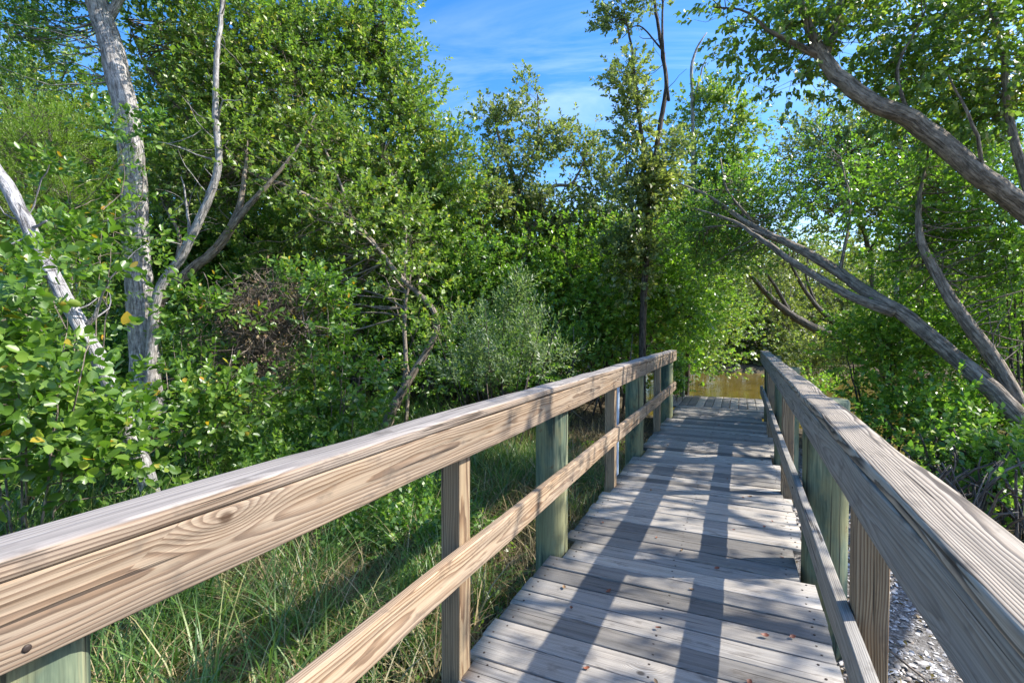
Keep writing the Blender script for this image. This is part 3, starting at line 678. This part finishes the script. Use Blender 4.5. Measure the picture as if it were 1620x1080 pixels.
tree('bright_mangrove', 'bright green leafy mangrove crowding the far railing end', 'tree',
     stems_for(975, 11.4, 400, 7, 80, .03), [(950, 470, 11.2, 70, 70, .8, 230), (1060, 430, 11.6, 70, 60, .8, 220), (1078, 480, 11.0, 30, 40, .5, 130), (1000, 530, 11.0, 70, 44, .6, 160), (890, 420, 11.6, 70, 60, .7, 150), (1000, 400, 11.6, 80, 60, .8, 200), (1086, 545, 11.3, 14, 30, .25, 50)],
     'dark', 'bright', L=.105, W=.033, dens=.8)
tree('narrow_leaved_bush', 'soft grey green bush with narrow leaves behind the sunlit railing', 'shrub',
     stems_for(790, 7.4, 480, 11, 100, .014), [(752, 525, 7.2, 20, 70, .3, 56), (806, 510, 7.4, 22, 70, .3, 60), (846, 545, 7.5, 28, 44, .3, 56), (735, 600, 7.1, 26, 40, .3, 40), (800, 600, 7.2, 60, 40, .4, 90), (872, 575, 7.8, 20, 24, .3, 20)],
     'dark', 'willow', L=.09, W=.011, nleaf=14, spread=.95, length=.3, up=1.3, dens=.5, clump=.2)
tree('stub_bush', 'small leafy sprout growing round the cut off pile', 'shrub',
     stems_for(1070, 9.9, 585, 5, 14, .008), [(1068, 592, 9.9, 14, 22, .16, 30), (1074, 616, 9.9, 10, 12, .12, 12)], 'dark', 'bright', L=.07, W=.02, clump=.09)
# oval-leaved shrubs close to the railing
def oval(name, label, px, D, blobs, n=5, spread=60, top=None, **kw):
    kw.setdefault('L', .088); kw.setdefault('W', .025)
    return tree(name, label, 'shrub', stems_for(px, D, (top or blobs[0][1])+30, n, spread, .009), blobs, kw.pop('bark', 'tan'), 'oval', oval=True, nleaf=8, spread=1.0, length=.16, per=9, clump=.22, twig=.007, dens=kw.pop('dens', .42), **kw)
oval('oval_leaf_shrub', 'near shrub with large yellow green oval leaves below the dead white trunk', 40, 3.7,
     [(0, 470, 3.4, 56, 100, .35, 60), (20, 580, 3.3, 60, 60, .35, 60), (0, 660, 3.2, 80, 60, .4, 60), (140, 700, 3.6, 60, 30, .3, 34), (215, 700, 3.9, 40, 44, .25, 44), (190, 640, 4, 24, 20, .2, 12), (80, 720, 3.4, 80, 36, .35, 40), (90, 390, 4.6, 40, 40, .3, 20)], 7, 90, L=.1, W=.03)
oval('oval_leaf_shrub', 'upright oval leaved shrub growing beside the grey furrowed trunk', 130, 5.4,
     [(120, 300, 5.5, 36, 100, .5, 60), (215, 190, 5.6, 16, 70, .3, 12), (110, 420, 5.4, 40, 80, .5, 64), (235, 400, 5.6, 26, 40, .3, 9), (110, 540, 5.4, 40, 50, .5, 40)], 5, 60)
oval('oval_leaf_shrub', 'oval leaved shrub with an orange leaf at the foot of the grey trunk', 310, 5.2,
     [(340, 500, 5.3, 44, 44, .4, 60), (335, 590, 5.1, 44, 50, .4, 56), (370, 640, 5.0, 70, 50, .5, 80), (260, 680, 5, 60, 40, .4, 50)], 6, 60)
oval('oval_leaf_shrub', 'bright oval leaved shrub standing between the dead vine heap and the railing', 530, 5.9,
     [(510, 490, 6.1, 45, 60, .5, 90), (550, 600, 5.7, 50, 70, .5, 110), (490, 640, 5.9, 60, 40, .4, 80), (470, 440, 6.2, 36, 30, .3, 40)], 6, 60, L=.08)
tree('feathery_tree', 'yellow green feathery tree at the edge of the shrubs', 'tree',
     [[(60, 680, 6.9, .07), (62, 480, 6.9, .055), (55, 320, 6.9, .035), (50, 210, 6.9, .012)]],
     [(50, 260, 6.9, 80, 60, .6, 260), (20, 340, 6.8, 80, 60, .6, 280), (110, 330, 7, 30, 60, .5, 90), (30, 440, 6.9, 80, 70, .6, 220), (60, 215, 6.9, 40, 40, .4, 70)],
     'brown', 'feather', L=.05, W=.004, nleaf=22, spread=.7, length=.24, up=1.1)
# dead vines piled on a bush
hv = empty('dead_vine_heap', P(425, 620, 5.9), 'brown tangle of dead vines heaped over a bush', 'dead vines')
mb = MB(); k = 1500
c = np.concatenate([P(430, 495, 5.9)+rng.normal(0, 1, (800, 3))*(.26*RIGHT+.2*FWD+.2*UP), P(400, 565, 5.8)+rng.normal(0, 1, (900, 3))*np.array([.26, .22, .24])])
dv = unit(rng.normal(0, 1, c.shape)+RIGHT*.9+UP*.7)*rng.uniform(.12, .5, (len(c), 1))
twig_bundle(mb, c-dv/2, c+dv/2, .004, .002, sides=3, segs=3, sag=.22)
mb.build('tangle', BARK['vine'], hv, attr=True)
mb = MB(); sprigs(mb, c[::3]+rng.normal(0, .05, c[::3].shape), rng.normal(0, 1, c[::3].shape), 5, .05, .012); mb.build('withered_leaves', LEAF['litter'], hv)

# mid-distance individual trees behind, filling the wood
mid = [
 ('leafy tree in the thicket just behind the furrowed grey trunk', 130, 11.5, 'buttonwood', [(120, 250, 11.5, 110, 110, 1.2, 520), (200, 380, 11.5, 120, 90, 1.2, 420), (60, 120, 11.8, 110, 80, 1.1, 300), (100, 480, 11.4, 140, 80, 1.1, 330)]),
 ('leafy tree in the thicket behind the pale forked stem', 330, 12, 'deep', [(330, 380, 12, 130, 100, 1.2, 560), (400, 480, 11.6, 120, 80, 1.1, 420), (330, 180, 12.4, 120, 110, 1.2, 420)]),
 ('leafy tree in the thicket above the dead vine heap', 480, 12.6, 'buttonwood', [(490, 420, 12.4, 120, 90, 1.2, 560), (520, 250, 12.8, 120, 110, 1.2, 420), (480, 540, 11.8, 120, 60, 1.0, 300)]),
 ('leafy tree in the thicket behind the narrow leaved bush', 700, 12, 'deep', [(700, 420, 11.8, 120, 90, 1.2, 560), (760, 480, 11.4, 100, 80, 1.0, 420), (640, 520, 11.4, 110, 60, 1.0, 260)]),
 ('leafy tree in the thicket below the grey green twiggy top', 860, 13.8, 'buttonwood', [(840, 420, 13.6, 110, 80, 1.2, 460), (920, 370, 13.8, 90, 70, 1.2, 400), (870, 500, 13, 110, 60, 1.0, 300)]),
 ('leafy tree in the thicket behind the slender trunk', 980, 14.5, 'deep', [(970, 420, 14.5, 90, 90, 1.2, 420), (1050, 380, 14.6, 70, 90, 1.1, 330)]),
]
for lab, px, D, lf, bl in mid:
    tree('thicket_tree', lab, 'tree', stems_for(px, D, bl[0][1], 5, 90, .06), bl, 'dark', lf, group='leafy trees of the thicket', L=.125, W=.036, clump=.6, dens=.62)
# bare stems in the gloom of the thicket
mb = MB(); st = []
for k in range(150):
    px = rng.uniform(250, 1000); D = rng.uniform(9.5, 14); b0 = P(px, 540, D); zg = float(height(b0[0], b0[1]))
    a = np.array([b0[0], b0[1], zg]); lean = rng.normal(0, .6); pts = [a, a+RIGHT*lean*.5+UP*rng.uniform(.6, 1), a+RIGHT*lean*1.2+FWD*rng.normal(0, .3)+UP*rng.uniform(1.6, 2.6)]
    r = rng.uniform(.012, .04); tube(mb, pts, [r, r*.8, r*.3], 6, .3, wig=.02)
tag(mb.build('thicket_stems', BARK['brown'], smooth=True, attr=True), 'tangle of thin brown stems in the gloom under the thicket', 'undergrowth', kind='stuff')
mb = MB(); mt = MB()
for k in range(110):
    px = -80+k*11+rng.normal(0, 15); D = rng.uniform(14.5, 20)
    hi = np.interp(px, [-80, 600, 720, 800, 1000, 1120], [180, 200, 330, 370, 400, 420])
    crown(mb, None, [(px, rng.uniform(hi, 560), D, 70, 60, 1.4, 170)], [], L=.13, W=.038, nleaf=7, clump=.8)
tag(mb.build('distant_thicket', LEAF['buttonwood']), 'dense green wood closing the view behind the nearer trees', 'thicket', kind='stuff')
mb = MB()
for k in range(46):
    px = rng.uniform(-40, 900); D = rng.uniform(8.5, 13)
    crown(mb, None, [(px, 522+rng.uniform(20, 90)*8/D, D, 60, 40, .8, 60)], [], L=.09, W=.024, clump=.4)
for k in range(54):
    px = rng.choice([rng.uniform(-60, 150), rng.uniform(290, 560)]); D = rng.uniform(4.6, 8.5); b0 = P(px, 540, D); zg = float(height(b0[0], b0[1]))
    crown(mb, None, [(px, 522+(HCAM-zg-rng.uniform(.1, .5))*FPX/D, D, 40*6/D, 26*6/D, .35, 26)], [], L=.075, W=.02, clump=.24, per=10)
for k in range(34):
    px = rng.uniform(230, 720); D = rng.uniform(3.7, 5.6); b0 = P(px, 540, D); zg = float(height(b0[0], b0[1]))
    crown(mb, None, [(px, 522+(HCAM-zg-rng.uniform(.08, .3))*FPX/D, D, 36*4.5/D, 20*4.5/D, .25, 14)], [], L=.06, W=.017, clump=.16, per=8)
tag(mb.build('low_undergrowth', LEAF['deep']), 'low leafy undergrowth at the foot of the thicket', 'undergrowth', kind='stuff')

# --- the water side
def PB(p, rx, ry, rd, n):
    """crown blob round a world point"""
    r = p[0]*math.cos(TH)+p[1]*math.sin(TH); f0 = -p[0]*math.sin(TH)+p[1]*math.cos(TH); u_ = p[2]-HCAM
    f = f0*math.cos(PIT)-u_*math.sin(PIT); v = f0*math.sin(PIT)+u_*math.cos(PIT)
    return (810+FPX*r/f, 540-FPX*v/f, f, rx*FPX/f, ry*FPX/f, rd, n)
high = []
for (tx, ty, d, n) in [(-.5, 2.0, 6.6, 26), (.2, 2.9, 6.8, 36), (-.9, 3.3, 6.6, 36), (-.2, 4.1, 7, 60), (-.7, 5.0, 7, 56), (.1, 5.6, 7, 56), (-.4, 6.5, 7.2, 60), (.2, 7.4, 7.2, 50), (-.6, 8.2, 7.2, 60),
                       (-2.4, 2.2, 7.4, 44), (-3.0, 3.4, 7.6, 40), (-3.4, 1.6, 7.4, 36)]:
    high.append(PB(np.array([tx, ty, 0])+SUN*d, .75, .6, .75, n))
def limb(*targets):
    pts = [PB(np.array([tx, ty, 0])+SUN*d, 0, 0, 0, 0)[:3] for tx, ty, d in targets]
    return [(1820, 520, 5.2, .09)]+[(*q, .06*.7**k) for k, q in enumerate(pts)]
high_limbs = [limb((.9, 3, 5.6), (0, 2.6, 6.5), (-1.5, 2.2, 7.2), (-3.2, 2, 7.8)), limb((.6, 4, 5.8), (-.4, 4.2, 6.8), (-2.2, 4, 7.4)), limb((.8, 5, 6), (.1, 6, 6.8), (-.3, 7.2, 7.2), (-.4, 8.4, 7.4))]
KEEP = .22
tree('overhanging_tree', 'thick tan limb of a near tree arching overhead beside the shell bank', 'tree',
     [[(2050, 900, 5.2, 0.148), (1900, 640, 5.2, 0.133), (1760, 450, 5.2, 0.118), (1640, 345, 5.2, 0.107), (1560, 285, 5.2, 0.100), (1500, 232, 5.25, 0.096), (1440, 190, 5.3, 0.092), (1385, 165, 5.3, 0.085), (1335, 130, 5.35, 0.078), (1300, 92, 5.4, 0.070), (1278, 40, 5.4, 0.044), (1258, -10, 5.4, 0.037), (1240, -90, 5.5, 0.022)],
      [(1305, 92, 5.4, 0.044), (1322, 40, 5.4, 0.037), (1333, -10, 5.4, 0.033), (1350, -90, 5.4, 0.022)],
      [(1295, 88, 5.4, 0.041), (1255, 68, 5.4, 0.030), (1215, 48, 5.4, 0.021), (1185, 22, 5.45, 0.013), (1130, 10, 5.5, 0.007)],
      [(1290, 85, 5.4, 0.030), (1272, 30, 5.35, 0.022), (1270, -40, 5.3, 0.015)],
      *high_limbs,
      [(1640, 345, 5.2, 0.052), (1600, 200, 5.3, 0.037), (1580, 60, 5.4, 0.022), (1540, -60, 5.4, 0.015)],
      [(1440, 190, 5.3, 0.022), (1420, 110, 5.3, 0.015), (1460, 30, 5.3, 0.009)], [(1560, 285, 5.2, 0.022), (1540, 200, 5.0, 0.015), (1500, 120, 5, 0.007)]],
     [(1160, 15, 5.5, 70, 34, .4, 52), (1230, 40, 5.5, 60, 50, .5, 80), (1250, 110, 5.6, 46, 40, .4, 55), (1370, 40, 5.6, 100, 60, .8, 170), (1500, 50, 5.6, 110, 80, .9, 230), (1600, 120, 5.5, 80, 110, .9, 200), (1420, 130, 5.7, 90, 50, .7, 100), (1530, 180, 5.8, 90, 60, .8, 130), (1330, -60, 5.6, 200, 50, 1, 200), (1580, -50, 5.6, 160, 60, 1, 200)]+high,
     'tan', 'buttonwood', knobs=.09, sides=16, L=.085, W=.026, droop=.4, up=.2, clump=.36, per=12, twig=.008, dens=.46, inside=.6)
tree('twin_stem_leaning_tree', 'leaning tree with two long parallel stems reaching over the railing', 'tree',
     [[(1760, 800, 5.3, 0.119), (1690, 735, 5.5, 0.115), (1640, 690, 5.6, 0.111), (1570, 618, 5.8, 0.102), (1505, 560, 6.1, 0.093), (1440, 505, 6.4, 0.089), (1400, 480, 6.6, 0.085), (1330, 434, 7.1, 0.072), (1267, 395, 7.6, 0.064), (1185, 354, 8.4, 0.047), (1120, 310, 9, 0.030), (1075, 290, 9.5, 0.011)],
      [(1415, 494, 6.5, 0.072), (1355, 473, 6.7, 0.060), (1300, 443, 7.0, 0.053), (1250, 411, 7.3, 0.047), (1208, 381, 7.6, 0.038), (1160, 350, 8.1, 0.025), (1100, 330, 8.6, 0.010)],
      [(1230, 380, 7.9, 0.025), (1170, 358, 8.3, 0.017), (1110, 360, 8.8, 0.010)], [(1190, 350, 8.4, 0.025), (1150, 300, 8.7, 0.017), (1140, 250, 9, 0.009)], [(1330, 425, 7.1, 0.025), (1345, 330, 7.6, 0.017), (1330, 250, 8, 0.010)]],
     [(1150, 330, 9.3, 70, 50, .6, 150), (1220, 300, 9, 52, 46, .6, 95), (1240, 345, 9, 46, 36, .5, 75), (1120, 380, 9.6, 70, 50, .6, 150), (1330, 240, 8.6, 50, 40, .5, 70), (1180, 395, 9.2, 60, 30, .5, 80)],
     'tan', 'deep', knobs=.07, sides=14, L=.075, W=.021, dens=.75, clump=.42, per=12, twig=.009)
tree('steep_brown_tree', 'brown trunk leaning steeply up through dark leaves beside the base of the twin leaning stems', 'tree',
     [[(1700, 800, 5.6, 0.090), (1640, 690, 5.7, 0.086), (1600, 615, 5.8, 0.079), (1555, 545, 5.9, 0.075), (1515, 490, 6, 0.068), (1480, 430, 6.1, 0.056), (1455, 370, 6.2, 0.041), (1458, 290, 6.3, .02), (1475, 210, 6.4, .006)]],
     [(1450, 300, 6.8, 90, 56, .7, 170), (1550, 300, 6.4, 80, 60, .7, 150), (1500, 380, 6.9, 100, 50, .5, 200), (1600, 390, 6.4, 60, 60, .5, 150), (1590, 480, 6.8, 60, 50, .4, 100), (1440, 400, 7.6, 60, 40, .5, 90)],
     'tan', 'bright', knobs=.07, sides=12, L=.075, W=.023, dens=.7, clump=.42, per=12, twig=.008)
tree('thin_upright_tree', 'thin upright tree behind the twin leaning stems', 'tree',
     [[(1400, 620, 10, .055), (1385, 500, 10, .05), (1375, 400, 10, .045), (1350, 300, 10, .035), (1345, 220, 10, .015)], [(1375, 400, 10, .03), (1420, 300, 10, .02), (1430, 220, 10, .01)]],
     [(1320, 240, 10, 66, 60, .8, 220), (1390, 320, 10, 70, 60, .8, 200), (1400, 220, 10, 76, 66, .8, 240), (1290, 230, 10, 24, 40, .5, 50), (1340, 310, 10, 66, 40, .7, 120), (1460, 260, 10, 60, 60, .7, 140), (1300, 310, 10, 40, 40, .5, 60)],
     'brown', 'greygreen', L=.085, W=.024, dens=.75)
tree('thin_upright_tree', 'pale thin upright tree nearest the brown steep trunk', 'tree',
     [[(1425, 640, 9, .05), (1420, 520, 9, .045), (1418, 420, 9, .04), (1430, 320, 9, .03), (1450, 240, 9, .015)], [(1418, 420, 9, .025), (1450, 340, 9, .015)]],
     [(1520, 230, 9.2, 80, 60, .8, 190), (1600, 240, 9.2, 60, 70, .8, 150), (1460, 330, 9, 60, 40, .6, 90), (1440, 160, 9.4, 60, 50, .7, 110)], 'pale', 'deep', L=.08, W=.023, dens=.75)
tree('water_leaning_tree', 'dark crooked tree leaning low over the brown water', 'tree',
     [[(1420, 590, 14, .16), (1352, 545, 14, .13), (1290, 520, 14, .12), (1240, 490, 14, .1), (1205, 455, 14, .07), (1180, 425, 14, .04)], [(1250, 495, 14, .06), (1225, 450, 14, .045), (1200, 420, 14, .025)],
      [(1380, 560, 14, .09), (1330, 520, 14, .08), (1285, 475, 14, .06), (1255, 425, 14, .04), (1245, 390, 14, .02)], [(1290, 480, 14, .04), (1275, 430, 14, .03), (1290, 380, 14, .012)]],
     [(1190, 440, 14.3, 40, 30, .7, 60), (1270, 400, 14.4, 50, 26, .7, 70), (1290, 560, 14, 70, 24, .6, 120), (1370, 540, 13.4, 50, 34, .6, 110)], 'brown', 'greygreen', L=.1, W=.028, knobs=.06)
# bushes along the water side
rb = [
 ('leafy mangrove bush filling the bank below the twin leaning stems', 1400, 7.8, 'bright', [(1390, 540, 8, 56, 46, .6, 190), (1430, 560, 7.6, 80, 60, .7, 300), (1425, 640, 7.2, 50, 44, .5, 150), (1470, 500, 7.6, 80, 50, .7, 210)]),
 ('leafy mangrove bush under the steep brown trunk', 1540, 6, 'bright', [(1520, 660, 6.4, 80, 36, .5, 170), (1590, 540, 8, 70, 60, .6, 170), (1450, 660, 6.4, 50, 30, .4, 90), (1560, 670, 6.0, 60, 24, .4, 80), (1520, 560, 8, 70, 50, .6, 160)]),
 ('dark twiggy mangrove bush with bare roots beside the sunlit cap rail', 1560, 4.9, 'deep', [(1570, 725, 5, 70, 36, .4, 90), (1480, 705, 5.4, 40, 30, .3, 60), (1610, 780, 4.6, 50, 40, .3, 55), (1540, 760, 4.8, 60, 20, .3, 26)]),
 ('small bush growing in the brown water beyond the shaded railing', 1300, 11, 'bright', [(1290, 616, 11, 16, 14, .3, 30), (1312, 634, 10.6, 18, 14, .3, 34)]),
 ('leafy mangrove bush growing behind the steep brown trunk', 1640, 6.6, 'deep', [(1620, 330, 6.8, 60, 70, .7, 150), (1650, 480, 7.4, 60, 80, .6, 170), (1670, 600, 7, 50, 60, .5, 110)]),
]
for lab, px, D, lf, bl in rb:
    tree('mangrove_bush', lab, 'bush', stems_for(px, D, bl[0][1], 7, 70, .02), bl, 'dark', lf, group='mangrove bushes on the water side', L=.085, W=.027, dens=.45, clump=.4, per=12, twig=.008)
# prop roots and fallen twigs under the bushes
mb = MB()
for k in range(200):
    b0 = P(rng.uniform(1430, 1700), 700, rng.uniform(3.9, 6.4)); zg = float(height(b0[0], b0[1])); a = np.array([b0[0], b0[1], zg-.05])
    dr = rng.normal(0, .35, 3); top = a+np.array([dr[0], dr[1], rng.uniform(.35, .9)])
    r = rng.uniform(.006, .016); tube(mb, [a, a*.45+top*.55+UP*.12, top], [r, r, r*.7], 5, .15, wig=.01)
tag(mb.build('prop_roots', BARK['brown'], smooth=True, attr=True), 'brown tangle of mangrove roots and twigs under the dark bush', 'roots', kind='stuff')
# far bank
for k in range(11):
    px = 1060+k*46+rng.normal(0, 10); D = rng.uniform(27, 31); top = rng.uniform(395, 440); c = (top+570)/2
    labs = 'mangrove on the far bank, seen across the brown water'
    tree('far_mangrove', labs, 'tree', stems_for(px, D, top+20, 4, 20, .07), [(px, c-20, D, 34, 60, 2, 130), (px+10, c+20, D-1.2, 38, 44, 1.2, 120), (px-10, 562, D-1.6, 34, 14, .8, 60)], 'tan', 'far' if k % 3 else 'greygreen', group='mangroves on the far bank', L=.2, W=.06, nleaf=7, clump=.75, twig=.02)
mb = MB()
for k in range(40):
    px = 300+k*50; D = rng.uniform(34, 44)
    crown(mb, None, [(px, 455, D, 60, rng.uniform(70, 110), 3, 230)], [], L=.34, W=.11, nleaf=6, clump=1.2)
tag(mb.build('distant_wood', LEAF['far']), 'pale green wood beyond the far bank', 'wood', kind='stuff')

# ------------------------------------------------------------------ ground cover
def blades(mb, pos, L, wd, lean, droop=.5, segs=4):
    n = len(pos); az = rng.uniform(0, 6.28, n); ln = np.abs(rng.normal(0, lean, n)); d = np.stack([np.cos(az), np.sin(az), 0*az], -1)
    l = L*rng.uniform(.55, 1.3, n); t = np.linspace(0, 1, segs+1)
    hx = l[:, None]*(t*np.sin(ln)[:, None]+droop*t**2.2*rng.uniform(.2, 1, (n, 1))); hz = l[:, None]*(t*np.cos(ln)[:, None]-droop*.55*t**2.6*rng.uniform(.2, 1.1, (n, 1)))
    p = pos[:, None]+d[:, None]*hx[..., None]+UP*hz[..., None]
    p[..., 2] = np.maximum(p[..., 2], pos[:, None, 2]+.008)
    aw = az+rng.normal(1.57, .5, n); s = np.stack([np.cos(aw), np.sin(aw), 0*aw], -1)
    wv = (wd*(1-t**1.6)+.0004)[None, :, None]*rng.uniform(.7, 1.3, (n, 1, 1))
    v = np.stack([p+s[:, None]*wv, p-s[:, None]*wv], 2)
    base = (np.arange(n)*(segs+1)*2)[:, None]; i = (np.arange(segs)*2)[None]
    mb.add(v, np.stack([base+i, base+i+1, base+i+3, base+i+2], -1).reshape(-1, 4))
def scatter(n, x0, x1, y0, y1, clumpy=0):
    if clumpy:
        c = np.stack([rng.uniform(x0, x1, clumpy), rng.uniform(y0, y1, clumpy)], -1); p = c[rng.integers(0, clumpy, n)]+rng.normal(0, .1, (n, 2))
    else: p = np.stack([rng.uniform(x0, x1, n), rng.uniform(y0, y1, n)], -1)
    return np.stack([p[:, 0], p[:, 1], height(p[:, 0], p[:, 1])-.01], -1)
mb = MB()
p = scatter(5000, -4.2, -1.3, .4, 6.5, 55); blades(mb, p, .44, .0044, .55, .75)
p = scatter(9000, -6.5, -2.7, 1.2, 8, 200); blades(mb, p, .62, .0055, .35, .55)
p = scatter(3000, -4.0, -1.15, .4, 7.5, 120); blades(mb, p, .16, .003, .7, .5)
p = scatter(3200, -4.4, -1.75, .5, 6, 55); blades(mb, p, .68, .005, .4, .8)
tag(mb.build('grass', LEAF['grass']), 'long green grass growing beside the boardwalk', 'grass', kind='stuff')
mb = MB()
p = scatter(24000, -4.5, -1.1, .3, 8, 500); blades(mb, p, .3, .003, 1.15, .35, 3)
p = scatter(4200, -4.5, -1.3, .4, 6, 110); blades(mb, p, .5, .0045, .7, .7)
p = scatter(5000, -8, -1.6, 4, 12); blades(mb, p, .26, .004, 1.2, .4, 3)
tag(mb.build('dry_grass', LEAF['dry']), 'dry straw coloured grass lying on the ground', 'grass', kind='stuff')
mb = MB(); p = scatter(11000, -5, -1.05, 0, 9); p[:, 2] += .02
sprigs(mb, p, rng.normal(0, 1, p.shape)+UP*.2, 2, .05, .012, 1.3, .02)
p = scatter(2500, .45, 4, 1, 9); p[:, 2] += .015; sprigs(mb, p, rng.normal(0, 1, p.shape), 2, .045, .012, 1.3, .02)
tag(mb.build('leaf_litter', LEAF['litter']), 'brown dead leaves littering the ground', 'leaf litter', kind='stuff')
mb = MB(); p = scatter(1600, -4.2, -1.3, 1.5, 8); sprigs(mb, p, UP+rng.normal(0, .5, p.shape), 6, .045, .014, .9, .12)
tag(mb.build('weeds', LEAF['bright']), 'low bright green weeds among the grass', 'weeds', kind='stuff')
# shell bank
mb = MB(); n = 15000; p = scatter(n, .46, 2.0, .6, 7.5); p = p[((p[:, 0]+rng.normal(0, .25, n)) < 1.75) & (np.sin(p[:, 0]*9+p[:, 1]*4)+np.sin(p[:, 1]*11-p[:, 0]*5)+rng.normal(0, .6, n) > -1.1)]; n = len(p)
nr = unit(rng.normal(0, .3, (n, 3))+UP); a = unit(np.cross(nr, rng.normal(0, 1, (n, 3)))); b = np.cross(nr, a); sz = .006+.022*rng.random((n, 1))**2.2; p[:, 2] += .016
v = np.stack([p+a*sz, p+(a*.5+b*.6)*sz, p+(b*.62-a*.5)*sz, p-a*sz*.9, p-(a*.4+b*.6)*sz, p+(a*.5-b*.62)*sz, p+nr*sz*.4], 1)
i = np.arange(n)[:, None]*7; ks = np.arange(6); f = np.stack([i+ks, i+(ks+1) % 6, i+np.full(6, 6)], -1).reshape(-1, 3)
mb.add(v, f); tag(mb.build('shell_gravel', SHELL), 'broken white shells covering the bank beside the boardwalk', 'shells', kind='stuff')
mb = MB()
for k in range(26):
    p = scatter(1, .5, 1.9, 1.2, 6)[0]; d = unit(rng.normal(0, 1, 3)*np.array([1, 1, .1]))*rng.uniform(.1, .35); p[2] += .035
    tube(mb, [p-d, p+rng.normal(0, .02, 3), p+d], [.006, .007, .003], 5, .08, wig=.004)
tag(mb.build('driftwood_twigs', BARK['vine'], smooth=True, attr=True), 'thin dead twigs strewn over the white shells', 'twigs', kind='stuff')
